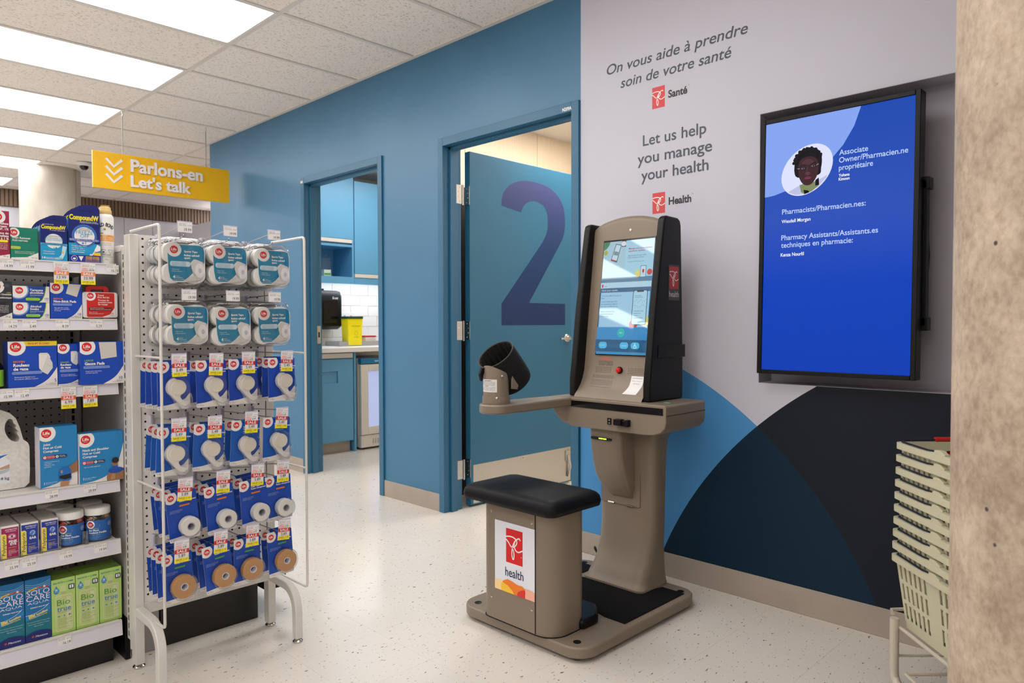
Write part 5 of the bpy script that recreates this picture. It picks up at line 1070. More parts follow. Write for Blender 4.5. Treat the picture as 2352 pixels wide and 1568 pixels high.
art([('poly', [(0, .02), (.148, .02), (.148, .088), (.10, .14), (.06, .19), (0, .20)], LBL), ('poly', [(0, .094), (.08, .098), (.145, .108), (.115, .092), (.05, .080), (0, .076)], P('#2373c9')), ('poly', [(0, .15), (.04, .15), (.055, .165), (.05, .185), (0, .19)], P('#c7ccd6')), tx('EPSOM SALTS', .052, .128, .008, INK, a='r', w=.05), tx("SEL D'EPSOM", .052, .118, .008, INK, a='r', w=.05), ('circ', .115, .062, .032, P('#b9c6cc'), .013), ('circ', .113, .068, .028, P('#f1f2f3'), .009), ('circ', .108, .073, .013, P('#9a7656'), .005), ('circ', .106, .080, .010, P('#c9cbd0'), .007), ('poly', [(.12, .068), (.147, .077), (.147, .066), (.125, .062)], P('#c39f80')), tx('4 kg', .146, .031, .009, INK, a='r')]
    +fine(['For soaking feet and', 'relaxing sore muscles', 'Magnesium sulfate USP', 'Pour tremper les pieds', 'et détendre les muscles'], .01, .068, .003, P('#3a5fae'), 2.0), 'printed_label', p, fr=fr)
def compress(p, w_, h, d, title, pic):
    CY = P('#2186c6'); g = G(); g.box(0, w_, 0, d, 0, h, CY); g.box(-.0005, 0, .0006, d-.0006, .0006, h-.0006, P('#d9d4e0')); g.build('carton', p)
    r = .0135; it = [('rect', 0, 0, w_, h, CY)]+life(.0175, h-.019, r, 1.85)
    it += [('poly', spline([(0, .001), (w_*.35, h*.04), (w_*.65, h*.14), (w_*.88, h*.4), (w_, h*.75)] if pic == 'neck' else [(0, .001), (w_*.3, .008), (w_*.55, .018), (w_, .055)], 6)+[(w_, 0)], WH)]
    y = h-.056
    for i, t in enumerate(title): it.append(tx(t, .0085, y-i*.0105, .0066, WHT, b=.03))
    yy = y-len(title)*.0105-.006; it += [('rr', .006, yy-.004, .072, yy+.0065, .0052, P('#222d6d')), ('rr', .006, yy-.004, .040, yy+.0065, .0052, P('#b92c37')), ('circ', .0125, yy+.0012, .004, WHT), ('circ', .0125, yy+.0012, .0015, P('#b92c37')), ('circ', .045, yy+.0012, .004, WHT), ('circ', .045, yy+.0012, .0015, P('#222d6d')), tx('MICROWAVABLE', .0185, yy+.002, .0023, WHT, w=.02), tx('FOR HEAT THERAPY', .0185, yy-.0015, .0023, WHT, w=.02), tx('FREEZABLE', .051, yy+.002, .0023, WHT, w=.015), tx('FOR COLD THERAPY', .051, yy-.0015, .0023, WHT, w=.018)]
    it += fine(['• Direct-to-skin application'] if pic == 'neck' else ['• Multi-functional to fit', '   most joints', '• Direct-to-skin', '   application'], .010, yy-.014, .003, WHT, 1.7)+[tx('1', .009, .012, .0075, WHT, b=.02), tx('REUSABLE COMPRESS', .0135, .016, .0022, WHT), tx('20 cm x 15 cm', .0135, .012, .0022, WHT)]
    SK1, SK2 = P('#9c6f4f'), P('#b98a63')
    if pic == 'neck':
        bx, bz_ = w_*.81, 0
        it += [('poly', [(bx-.026, 0), (bx-.027, .012), (bx-.022, .026), (bx-.012, .034), (bx+.012, .034), (bx+.024, .027), (bx+.028, .012), (bx+.027, 0)], SK1), ('poly', [(bx-.016, .004), (bx-.010, .028), (bx, .03), (bx-.002, .004)], SK2), ('line', [(bx-.001, .004), (bx, .028)], .0008, P('#7d5438')), ('poly', spline([(bx-.022, .030), (bx-.016, .038), (bx-.006, .041), (bx+.006, .041), (bx+.018, .038), (bx+.024, .032), (bx+.014, .025), (bx, .022), (bx-.014, .024), (bx-.022, .030)], 4)[:-1], P('#1c4fae')), ('poly', [(bx-.008, .038), (bx-.006, .048), (bx+.006, .048), (bx+.006, .038)], P('#2259bd')),
               ('poly', [(bx-.011, .05), (bx-.010, .060), (bx+.004, .064), (bx+.006, .048), (bx-.006, .045)], SK1), ('circ', bx-.001, .064, .0105, P('#1c1815'), .0095)]
    else:
        it += [('poly', [(w_*.72, .055), (w_, .078), (w_, .042), (w_*.8, .036)], SK1), ('poly', [(w_*.52, 0), (w_*.53, .02), (w_*.78, .022), (w_*.74, 0)], SK2), ('poly', spline([(w_*.5, .026), (w_*.49, .042), (w_*.56, .054), (w_*.68, .060), (w_*.80, .052), (w_*.82, .036), (w_*.80, .018), (w_*.52, .018), (w_*.5, .026)], 4)[:-1], P('#1f6cc0')), ('poly', [(w_*.5, .026), (w_*.5, .034), (w_*.81, .038), (w_*.81, .024), (w_*.65, .021)], P('#14161c')), ('circ', w_*.56, .046, .003, SK2, .005)]
    art(it, 'printed_face', p, fr=(0, w_, 0, h)); return p
p = pack('compress_box', 'tall light blue joint compress box with a knee picture', 'box', .542, z); compress(p, .100, .187, .06, ['Joint', 'Hot or Cold', 'Compress'], 'knee')
p = pack('compress_box', 'wide light blue neck and shoulder compress box with a man seen from behind', 'box', .6445, z, X=-2.535); compress(p, .126, .158, .05, ['Neck and Shoulder', 'Hot or Cold', 'Compress'], 'neck')
# shelf 5
z = SHZ[4]
def drops(y, lab, body, wd, grp, icon):
    p = pack('eye_ear_drop_box', lab, 'box', y, z+.002, X=-2.548); w_, h = .0445, .097; BC = P(body)
    g = G(); g.box(0, w_, 0, .022, 0, h, P('#d8d2d0')); g.build('carton', p, bevel=.0005, seg=1)
    it = [('rect', 0, 0, w_, h, WH), ('rect', .001, .001, w_-.001, h-.006, BC), ('poly', [(0, 0), (.0135, 0), (.0135, .07), (.010, .074), (0, .074)], P('#f2df63')), tx('Polysporin', .0105, .010, .0088, INK, rot=90, w=.058, b=.01), tx('ANTIBIOTIC', .025, .083, .0038, WHT, a='c', w=.03, b=.01), tx('EYE DROPS' if icon == 'eye' else 'EAR DROPS', .025, .078, .003, WHT, a='c', w=.024)]
    if icon == 'eye': it += [('circ', .027, .064, .010, P('#d68ba6'), .008), ('circ', .027, .064, .008, P('#f3dbe0'), .003), ('circ', .027, .064, .003, P('#5b3a4a'))]
    else: it += [('circ', .029, .064, .0085, P('#4a76c8'), .009), ('line', circ(.029, .065, .0052, n=12, a0=-60, a1=200), .0014, P('#d3ddf2')), ('line', circ(.029, .060, .003, n=8, a0=-120, a1=90), .0012, P('#d3ddf2'))]
    for i, t in enumerate(wd): it.append(tx(t, .030, .046-i*.0078, .0066, WHT, a='c', b=.04))
    it += fine(['SOLUTION', '', 'HEALFAST', 'FORMULA'], .018, .030, .0026, P('#f0d070'), 1.5)+fine(['For minor infections', 'Kills bacteria fast', 'Sterile', '15 mL'], .018, .017, .002, WHT, 1.7)
    art(it, 'printed_face', p, fr=(0, w_, 0, h)); line_up(p, 6, .024, 'drop box', {'eye': 'with the pink front', 'ear': 'of the left blue ear drops', 'ear2': 'of the right blue ear drops'}[grp], {'eye': 'pink eye drop boxes', 'ear': 'left row of ear drop boxes', 'ear2': 'right row of ear drop boxes'}[grp]); return p
drops(.4395, 'front magenta and yellow eye drop box at the left of the fifth shelf', '#a1175c', ['PINK', 'EYE'], 'eye', 'eye'); drops(.4895, 'front blue and yellow ear drop box, left one of the two rows', '#17379a', ['EAR'], 'ear', 'ear'); drops(.5415, 'front blue and yellow ear drop box, right one of the two rows', '#17379a', ['EAR'], 'ear2', 'ear')
for k, y in enumerate((.4345, .4845, .5365, .586, .660)):
    p = thing('shelf_pusher', 'clear plastic pusher front %s' % ['left of the magenta box', 'between the magenta and first blue box', 'between the two blue ear drop rows', 'between the ear drops and the orange jar', 'between the two front jars'][k], 'divider', (-2.538, y, z), group='clear pusher fronts on the fifth shelf')
    g = G(); g.box(-.012, .002, -.004, .006, 0, .012, m_clear('pusher_plastic', (.88, .88, .9), .2) if 'pusher_plastic' not in MATS else MATS['pusher_plastic']); g.box(-.016, -.012, -.008, .009, 0, .04, MATS['pusher_plastic']); g.box(-.14, -.012, 0, .0015, 0, .02, MATS['pusher_plastic']); g.build('pusher', p, bevel=.001)
def jar(y, X, orange, lab, grp):
    p = thing('ear_plug_jar', lab, 'jar', (X, y, z), rz=PI/2, group=grp)
    G().lathe([(.034, 0), (.0385, .006), (.0385, .074), (.033, .082)], (0, .0385, 0), M_CLEAR, 36, caps=False).build('jar_body', p)
    G().lathe([(.037, .083), (.038, .085), (.038, .103), (.0365, .1055), (.034, .106)], (0, .0385, 0), WHT, 36).build('lid', p, ang=50)
    mm = mat('orange_foam_plugs', '#e2492b', .8) if orange else mat('beige_foam_plugs', '#b98d68', .8); g = G(); rr = random.Random(5)
    for k in range(70):
        a, r, zz = rr.uniform(0, 2*PI), .0345*math.sqrt(rr.uniform(.45, 1)), rr.uniform(.006, .076); d = Vector((rr.uniform(-1, 1), rr.uniform(-1, 1), rr.uniform(-.6, .6))).normalized()*.006
        c_ = Vector((min(.9, r/.0385)*.036*math.cos(a), .0385+.9*.036*math.sin(a)*min(1, r/.0345), zz)); g.tube([c_-d, c_+d], .0052, mm, 7)
    o = g.build('foam_plugs', p); o['kind'] = 'stuff'
    R = .0388; cv = lambda q: ((R-q[1])*math.sin(q[0]/R), .0385-(R-q[1])*math.cos(q[0]/R), q[2])
    g = G(); n = 18; x0, x1, z0, z1 = -.047, .047, .005, .068; BL = P('#1f63b0')
    def area(xa, xb, za, zb, m, off=0):
        for i in range(n):
            a, b = xa+(xb-xa)*i/n, xa+(xb-xa)*(i+1)/n; g.add([cv((a, off, za)), cv((b, off, za)), cv((b, off, zb)), cv((a, off, zb))], [(0, 1, 2, 3)], m)
    area(x0, x1, z0, z1, BL); d = .02
    it = [('poly', [(d, z0), (x1, z0), (x1, z0+.026), (.036, z0+.014)], WH)]
    # small pieces only so that they follow the curve
    it += life(-.030, .055, .0078, 1.6)+[tx('Coloured Foam', -.034, .041, .0030, P('#c9d94a')), tx('Ear Plugs', -.034, .034, .0052, WHT, b=.03), tx("Bouchons d'oreilles", -.034, .0265, .0052, WHT, b=.03, w=.05), tx('en mousse colorée', -.034, .021, .0028, P('#c9d94a')), ('line', circ(.028, .052, .0062, n=16)+[(.0342, .052)], .0009, WHT), tx('32', .028, .050, .0045, WHT, a='c', b=.02), tx('100', .040, .014, .0052, ROYAL, a='r'), tx('PAIRS / PAIRES', .040, .0095, .0018, INK, a='r')]+fine(['Noise reduction for sleep,', 'study, travel and work', 'Réduction du bruit'], -.034, .0155, .0022, P('#9fc3ea'), 1.6)
    art(it, g=g, curve=cv, y=-.0001); g.build('printed_label', p, smooth=False); return p
j1 = jar(.6275, -2.548, True, 'front jar of orange ear plugs with a white lid', 'orange ear plug jars'); dup(j1, (-2.632, .620, z), 'middle jar of orange ear plugs, behind the front one', group='orange ear plug jars'); dup(j1, (-2.716, .612, z), 'rear jar of orange ear plugs, farthest back', group='orange ear plug jars')
j2 = jar(.705, -2.548, False, 'front jar of beige ear plugs with a white lid at the shelf end', 'beige ear plug jars'); dup(j2, (-2.632, .705, z), 'rear jar of beige ear plugs behind the front one', group='beige ear plug jars')
# shelf 6
z = SHZ[5]
def solo(y, lab):
    p = pack('lens_solution_box', lab, 'box', y, z); w_, h = .067, .190; T1, T2 = P('#0d6fae'), P('#0a6f84')
    g = G(); g.box(0, w_, 0, .045, 0, h, P('#0a4f7d')); g.build('carton', p, bevel=.0006, seg=1)
    it = [('rect', 0, 0, w_, h, T1), ('rect', 0, 0, w_, .078, T2), ('poly', [(0, .078), (0, .066), (.03, .070), (w_*.95, .088), (w_*.95, .10), (.04, .084)], P('#1583c8')), ('line', spline([(0, .081), (.025, .084), (.048, .094), (.062, .106)], 5), .0014, P('#bfe0f2'))]
    for k in range(4): it.append(('line', spline([(0, .176-k*.006), (.02, .170-k*.006), (.045, .171-k*.005), (w_, .180-k*.006)], 5), .0016, P('#79b8de')))
    it += [('line', spline([(0, .151), (.012, .157), (.03, .160)], 5), .004, P('#6da63c')), ('line', spline([(.010, .156), (.022, .1595), (.036, .161)], 5), .0035, P('#e6b12f')), ('line', spline([(.030, .1605), (.045, .1615), (.060, .159)], 5), .0032, P('#cf3a35')), ('circ', .050, .162, .003, P('#f3dcd9'))]
    it += [tx('SOLO', w_/2, .140, .0155, P('#e8dff0'), a='c', w=.060), tx('CARE', w_/2, .123, .0155, P('#e8dff0'), a='c', w=.062), tx('AQUA', w_/2, .113, .0070, P('#d5def0'), a='c', w=.056), tx('Solution tout-en-un', w_/2+.002, .101, .0040, WHT, a='c', w=.045, b=.02), tx('Effet', .009, .073, .0085, P('#f0e06a'), b=.04, fx=.75, rot=10), tx('humidifiant', .029, .077, .0062, P('#f0e06a'), b=.03, w=.030, rot=14), tx('Confortable toute la journée', .009, .069, .0034, P('#f0e06a'), b=.02, w=.048, rot=10)]
    it += [tx('Pour toutes les lentilles de contact souples', w_/2, .058, .0028, P('#b9e0e6'), a='c', w=.058), tx('Nettoie • Rince • Désinfecte • Conserve', w_/2, .051, .0028, P('#b9e0e6'), a='c', w=.054), tx('360 ml Stérile', w_/2, .044, .0030, P('#b9e0e6'), a='c'), ('poly', spline([(0, .020), (.012, .026), (.033, .030), (.055, .027), (w_, .022)], 5)+[(w_, 0), (0, 0)], P('#141f6e')), ('circ', .018, .0145, .0035, P('#b33a3a')), tx('Menicon', .024, .011, .0060, WHT, sh=.3, w=.032)]
    art(it, 'printed_face', p, fr=(0, w_, 0, h)); return p
s1 = solo(.4275, 'left teal lens solution box on the bottom shelf'); s2 = solo(.4965, 'right teal lens solution box beside the green boxes')
for s_, n_ in ((s1, 'left'), (s2, 'right')): line_up(s_, 3, .048, n_+' teal lens solution box', 'on the bottom shelf', 'teal lens solution boxes')
def bio(y, lab):
    p = pack('lens_care_box', lab, 'box', y, z); w_, h = .0645, .172; GN = P('#b5d677')
    g = G(); g.box(0, w_, 0, .045, 0, h, P('#8fb84f')); g.build('carton', p, bevel=.0006, seg=1)
    TL = P('#1a7a86')
    it = [('rect', 0, 0, w_, h, GN), tx('BAUSCH + LOMB', w_/2, .158, .0046, TL, a='c', w=.054, b=.03)]
    it += [('poly', [(.0, 0), (w_, 0), (w_, .010), (.04, .006), (.0, .009)], P('#a3c863')), ('rr', .024, .131, .040, .150, .002, P('#c6d59a')), ('rect', .026, .122, .038, .131, P('#aebf7e')), ('poly', rrect(.009, .057, .008, .122, .008, 4), P('#cbd79b')), ('poly', rrect(.012, .054, .012, .118, .006, 4), P('#c1d08c')), ('rect', .040, .014, .052, .112, P('#cfdba6'))]
    it += [('poly', [(.013, .152), (.006, .139), (.0055, .133), (.0085, .128), (.013, .1265), (.0175, .128), (.0205, .133), (.020, .139)], P('#2a86c6')), tx('20', .013, .1365, .0050, WHT, a='c', b=.04), tx('Up to', .013, .143, .0022, WHT, a='c'), tx('HOURS', .013, .132, .0022, WHT, a='c'), ('rr', .046, .134, .062, .150, .002, P('#1d3a5c')), ('rr', .0485, .1375, .0595, .1475, .001, WHT), tx('1', .054, .1385, .0075, P('#1d3a5c'), a='c', b=.05)]
    it += [tx('Bio', .014, .090, .0175, P('#4f9a34'), w=.036), tx('true', .014, .0705, .0165, P('#2a7fc0'), w=.038), tx('MULTI-PURPOSE SOLUTION', .015, .066, .0022, P('#5c7a36'), w=.034), ('circ', .019, .056, .0032, P('#2a86c6'), .0018), ('circ', .033, .056, .0018, P('#2a86c6'), .0026), ('rect', .0445, .0555, .0505, .0575, P('#2a86c6')), ('rect', .0465, .0535, .0485, .0595, P('#2a86c6'))]+fine(['Hydrates, cleans, conditions,', 'disinfects and rinses soft', 'contact lenses', 'Hydrate, nettoie, désinfecte', 'et rince les lentilles', '', '300 mL Sterile / Stérile'], .016, .046, .0024, P('#6f8c48'), 1.8)
    art(it, 'printed_face', p, fr=(0, w_, 0, h)); return p
for y, n_ in ((.565, 'leftmost'), (.6315, 'middle'), (.698, 'rightmost')):
    q = bio(y, n_+' of the three green lens care boxes in front on the bottom shelf'); dup(q, (-2.598, y, z), n_+' green lens care box in the second row, behind the front one', group='green lens care boxes'); q['group'] = 'green lens care boxes'

# ================================================================== PEGBOARD STAND
XP, PY0, PY1, PT, PB = -2.452, .80, 1.222, 1.388, .205
ST_ = thing('pegboard_stand', 'white pegboard display stand with wire side frames and curved legs', 'display stand', (0, 0, 0))
g = G(); g.box(XP-.012, XP, PY0, PY1, PB, PT, M_PEG); pb = g.build('pegboard', ST_)
g = G()
for i in range(17):
    for j in range(47):
        y = PY0+.0115+i*.0254; z = PT-.0125-j*.0254
        if z > PB+.01 and y < PY1-.005: g.add([(XP+.0005, y+.0036*math.cos(a*PI/4), z+.0036*math.sin(a*PI/4)) for a in range(8)], [tuple(range(8))], M_HOLE)
o = g.build('peg_holes', pb, smooth=False); o['kind'] = 'stuff'
for y, lab in ((.785, 0), (1.235, 1)):
    g = G(); g.box(XP-.03, XP+.006, y-.015, y+.013, .014, PT, M_WHITEM); ps = g.build('post', ST_, bevel=.002)
    if not lab:
        g = G(); g.box(XP-.045, XP-.03, y-.015, y-.003, .055, PT, M_WHITEM); g.box(XP-.075, XP-.045, y-.013, y-.005, .08, PT-.035, M_WHITEM); g.build('slotted_upright', ST_, bevel=.001)
        g = G()
        for j in range(51):
            z = PT-.06-j*.0254
            if z > .1: g.add([(XP-.063, y-.0135, z-.017), (XP-.056, y-.0135, z-.017), (XP-.056, y-.0135, z), (XP-.063, y-.0135, z)], [(0, 1, 2, 3)], M_HOLE)
        o = g.build('slots', ps, smooth=False); o['kind'] = 'stuff'
    else:
        G().box(XP-.001, XP+.0005, y-.0165, y-.0145, PB, PT, M_HOLE).build('shadow_gap', ps)
    G().lathe([(.018, 0), (.0185, .005), (.014, .010), (.006, .013), (.005, .032)], (XP-.012, y, 0), M_CHROME, 24).build('levelling_foot', ps)
    # curved leg of square tube
    path = [(XP+.0, .185), (XP+.11, .183)]+[(XP+.11+.075*math.sin(a*PI/16), .108+.075*math.cos(a*PI/16)) for a in range(1, 9)]+[(XP+.187, .014)]
    g = G(); rings = []
    for i, (x, zz) in enumerate(path):
        a = path[max(0, i-1)]; b = path[min(len(path)-1, i+1)]; dx, dz = b[0]-a[0], b[1]-a[1]; l = math.hypot(dx, dz); nx, nz = -dz/l*.014, dx/l*.014
        rings.append([(x+nx, y-.013, zz+nz), (x+nx, y+.013, zz+nz), (x-nx, y+.013, zz-nz), (x-nx, y-.013, zz-nz)])
    g.loft(rings, M_WHITEM); lg = g.build('leg', ST_, bevel=.003, seg=3, ang=50)
    G().lathe([(.017, 0), (.0175, .005), (.013, .010), (.006, .013), (.005, .032)], (XP+.187, y, 0), M_CHROME, 24).build('levelling_foot', lg)
    yy = .789 if not lab else 1.262; xf = -2.243
    g = G(); zt, zb = 1.400, .190
    if lab: g.tube([(XP, yy-.012, 1.398), (XP+.03, yy, zt), (xf-.012, yy, zt), (xf-.003, yy, zt-.003), (xf, yy, zt-.012), (xf, yy, zb+.012), (xf-.003, yy, zb+.003), (xf-.012, yy, zb), (XP+.03, yy, zb), (XP, yy-.012, zb)], .0042, M_WHITEM, 10)
    else: g.tube([(XP-.02, yy-.006, zt-.002), (xf-.012, yy, zt), (xf-.003, yy, zt-.003), (xf, yy, zt-.012), (xf, yy, zb+.012), (xf-.003, yy, zb+.003), (xf-.012, yy, zb), (XP-.02, yy-.006, zb)], .0042, M_WHITEM, 10)
    for zz in (1.003, .605): g.tube([(XP-.005, yy-(.010 if lab else .004), zz), (xf, yy, zz)], .0036, M_WHITEM, 8)
    g.build('wire_side_frame', ST_)
g = G(); g.box(XP-.02, XP+.004, .797, 1.222, .172, PB+.004, M_WHITEM); g.build('bottom_rail', ST_, bevel=.002)
# goods behind and below the stand
g = G(); g.box(-3.4, -2.56, .885, 1.235, .0, .30, M_KICK); tag(g.build('gondola_base', bevel=.003), 'black gondola base seen below the pegboard stand', 'base unit')
g = G(); g.box(-2.95, -2.555, .80, .880, .0, .28, M_GREYM); tag(g.build('filler_panel', bevel=.002), 'narrow grey filler panel behind the left feet of the stand', 'panel')
g = G(); g.box(-2.95, -2.55, 1.262, 1.345, .095, .145, M_BLACK); tr = g.build('shelf_end', bevel=.004); tag(tr, 'black shelf end sticking out behind the curved right leg', 'shelf')
g = G(); g.box(-2.75, -2.57, 1.245, 1.330, .146, .172, P('#1b1d6a')); tag(g.build('carton', bevel=.001), 'small navy carton lying on the black shelf end', 'box')

# ------------------------------------------------------------------ hooks with price tags
COLS = ['leftmost', 'second', 'third', 'rightmost']
def hook(y, z, lab, price, sale=None, was=None, save=None, tilt=0, dy=0, dz=0, grp='peg hooks with price tags'):
    h = thing('peg_hook', lab, 'hook', (XP, y, z), group=grp)
    g = G(); L_ = .222
    g.tube([(0, 0, 0), (.014, 0, .0), (.19, 0, .004), (.205, 0, .006), (.212, 0, .012)], .0019, M_WIRE, 8)
    g.tube([(0, 0, .022), (.014, 0, .022), (L_, dy, .034+dz)], .0016, M_WIRE, 8); g.build('rods', h)
    g = G(); g.box(0, .012, -.0075, .0075, -.012, .030, M_LAV); g.box(.002, .016, -.004, .004, .004, .03, M_GREYM); g.build('mount', h, bevel=.001)
    it = tag_art(-.0215, 0, price, sale=sale, was=was, save=save)
    g = G(); g.box(-.0225, .0225, 0, .002, -.003, .0035, M_LAV); g.box(-.0225, .0225, .0006, .0016, -.03, 0, MATS['clear_blister_plastic'] if False else M_LAV)
    o = g.build('label_holder', h, loc=(L_+.001, dy, .040+dz), rot=(0, 0, PI/2+math.radians(2)))
    art(it, 'price_tag', h, loc=(L_+.0018, dy, .040+dz), rot=(0, math.radians(tilt), PI/2+math.radians(2)))
    return h
# ------------------------------------------------------------------ sports tape clamshells
TEAL = P('#0f84a9', .3)
def sports():
    p = thing('sports_tape_pack', 'x', 'pack', (0, 0, 0), rz=PI/2); W, Hh = .140, .158
    g = G(); R_ = []
    for (y, i) in ((.0, .014), (.003, .009), (.012, .005), (.030, .004), (.034, .004)): R_.append([(x, y, z) for (x, z) in rrect(-W/2+i, W/2-i, -Hh+i, -i, .026, 6)])
    g.loft(R_, M_CLEAR); R2 = [[(x, y, z) for (x, z) in rrect(-W/2, W/2, -Hh, 0, .030, 6)] for y in (.034, .0348)]; g.loft(R2, M_CLEAR)
    g.build('clamshell', p, ang=50)
    RW = mat('white_cloth_tape', '#eeebe6', .7)
    for (x, z) in ((-.033, -.052), (.033, -.052), (-.033, -.115), (.033, -.115)):
        G().lathe([(.013, .004), (.030, .004), (.031, .006), (.031, .030), (.030, .032), (.013, .032), (.013, .004)], (x, 0, z), RW, 28, (0, 1, 0), caps=False).build('tape_roll', p, ang=40)
    x0, x1, z0, z1 = -.050, .062, -.142, -.026
    sh_ = rrect(x0, x1, z0, z1, [.020, .020, .006, .020], 5)
    g = G(); g.prism(sh_, 'y', .0035, .0040, WH); w_ = x1-x0; h = z1-z0
    f = lambda u, v: (x0+u*w_, z0+v*h)
    it = [('poly', sh_, WH), ('poly', [f(0, .72), f(.02, .3), f(.06, .1), f(.14, .03), f(.40, .03), f(.55, .14), f(.66, .25), f(.60, .52), f(.70, .62), f(.90, .56), f(.965, .50), f(.99, .58), f(.99, .80), f(.95, .94), f(.88, .985), f(.1, .985), f(0, .9)], TEAL)]
    it += [('circ', x0+.019, z1-.018, .0215, WH)]+life(x0+.0185, z1-.018, .0118, 1)
    it += [tx('Sports Tape', x0+w_*.43, z0+h*.79, .0056, WHT, b=.04), tx('Ruban adhésif', x0+w_*.43, z0+h*.69, .0056, WHT, b=.04, w=.047), tx('sport', x0+w_*.43, z0+h*.62, .0056, WHT, b=.04), ('rr', x0+.006, z0+h*.41, x0+w_*.60, z0+h*.545, .007, P('#cfe3ee'))]+fine(['Firm support for weak and/or', 'injured joints', 'Soutien ferme pour les articulations', 'affaiblies ou blessées'], x0+.012, z0+h*.515, .0024, P('#3a86a8'), 1.45, w=.042)
    it += fine(['• Easy to tear', '• Facile à déchirer'], x0+.010, z0+h*.32, .003, WHT, 2.0)+[tx('4', x0+.014, z0+h*.10, .008, WHT, b=.05), tx('ROLLS', x0+.022, z0+h*.14, .0028, WHT), tx('ROULEAUX', x0+.022, z0+h*.10, .0028, WHT), tx('3.8 cm x 9.1 m EACH', x0+.014, z0+h*.055, .0026, WHT)]
    cx_, cz_ = x0+w_*.84, z0+h*.32
    it += [('poly', [f(.42, .05), f(.62, .16), f(.80, .19), f(.90, .10), f(.78, .05), f(.5, .03)], P('#d9d4cf')), ('poly', [f(.63, .50), f(.72, .62), f(.93, .55), f(.99, .42), f(.97, .26), f(.86, .15), f(.70, .22), f(.61, .38)], P('#dedad5')), ('circ', cx_, cz_, .0145, P('#f4f1ee'), .0225), ('circ', cx_+.001, cz_, .0052, P('#cfcdd2'), .0078)]
    art(it, g=g, y=.0033, fr=(x0, x1, z0, z1)); g.build('insert_card', p, smooth=False); return p
sp0 = sports(); first = True
for r, (zr, yy) in enumerate(((1.374, (.870, 1.010, 1.157)), (1.184, (.880, 1.016, 1.157)))):
    rn = 'top' if r == 0 else 'second'
    for c_, y in enumerate(yy):
        cn = ('left', 'middle', 'right')[c_]
        hook(y-.012, zr-.012, 'wire hook with a 19.99 tag, %s hook of the %s row' % (cn, rn), '19.99', dz=.008 if r == 0 else -.006)
        for k in range(4 if c_ < 3 else 3):
            X = -2.262-.040*k
            lab = '%s sports tape clamshell of the %s row, %s' % (cn, rn, 'frontmost on its hook' if k == 0 else ORD[k]+' on its hook')
            rr = (math.radians(random.uniform(-2, 2)), math.radians(random.uniform(-1.5, 1.5)), PI/2+math.radians(random.uniform(-2, 2)))
            if first: sp0.location = (X, y, zr); sp0.rotation_euler = (0, 0, PI/2); sp0['label'] = lab; sp0['group'] = 'sports tape clamshells'; first = False
            else: dup(sp0, (X, y+random.uniform(-.003, .003), zr+random.uniform(-.004, .003)), lab, rz=rr, group='sports tape clamshells')
# ------------------------------------------------------------------ carded packs
CB = {'a': '#0b49b4', 'b': '#0c5ab4'}
def card(w_, h, kind, title, acc, bl):
    p = thing(kind, 'x', 'pack', (0, 0, 0), rz=PI/2)
    BLc = P(bl); sh_ = rrect(-w_/2, w_/2, -h, 0, .004, 3)
    g = G(); g.prism(sh_, 'y', 0, .0006, WH)
    x0 = -w_/2
    it = [('poly', sh_, WH), ('poly', [(x0, -h*.915), (x0+w_*.3, -h*.90), (x0+w_*.6, -h*.86), (x0+w_*.85, -h*.78), (x0+w_, -h*.66), (x0+w_, -.004), (x0+w_-.004, 0), (x0, 0)] if kind == 'tape_dispenser_card' else [(x0, -h*.92), (x0+w_*.7, -h*.905), (x0+w_, -h*.86), (x0+w_, -.004), (x0+w_-.004, 0), (x0, 0)], BLc)]
    it += [('circ', x0+w_*.15, -h*.095, w_*.215, WH), ('rect', x0, -h*.1, x0+w_*.2, 0, WH)]+life(x0+w_*.165, -h*.105, w_*.105, 1)
    it += [('rr', -.012, -.0095, .014, -.0065, .0014, P('#0a2f7c'))]
    for i, t in enumerate(title): it.append(tx(t, x0+w_*.42, -h*.17-i*.0068, .0046, WHT, b=.03))
    it += [('rr', x0+w_*.41, -h*.31, x0+w_*.75, -h*.275, .002, P(acc))]
    it += fine(['• Soft pastel material stretches', '• Repositions without irritation', '  Idéal pour peau sensible'], x0+w_*.08, -h*.37, .0021, P('#bcd0f2'), 1.6) if kind != 'tape_dispenser_card' else []
    it += [tx('1', x0+.004, -h+.005, .0055, ROYAL), tx('ROLL', x0+.009, -h+.0085, .002, INK), tx('ROULEAU', x0+.009, -h+.005, .002, INK), tx('2.5 cm', x0+w_-.004, -h+.0095, .003, ROYAL, a='r'), tx('x 9.1 m', x0+w_-.004, -h+.0045, .003, ROYAL, a='r')]
    art(it, g=g, y=0, fr=(x0, x0+w_, -h, 0)); g.build('backing_card', p, smooth=False); return p
TW_ = mat('white_tape_plastic', '#e7e2dc', .4); CRM = mat('cream_paper_tape', '#e6dece', .7)
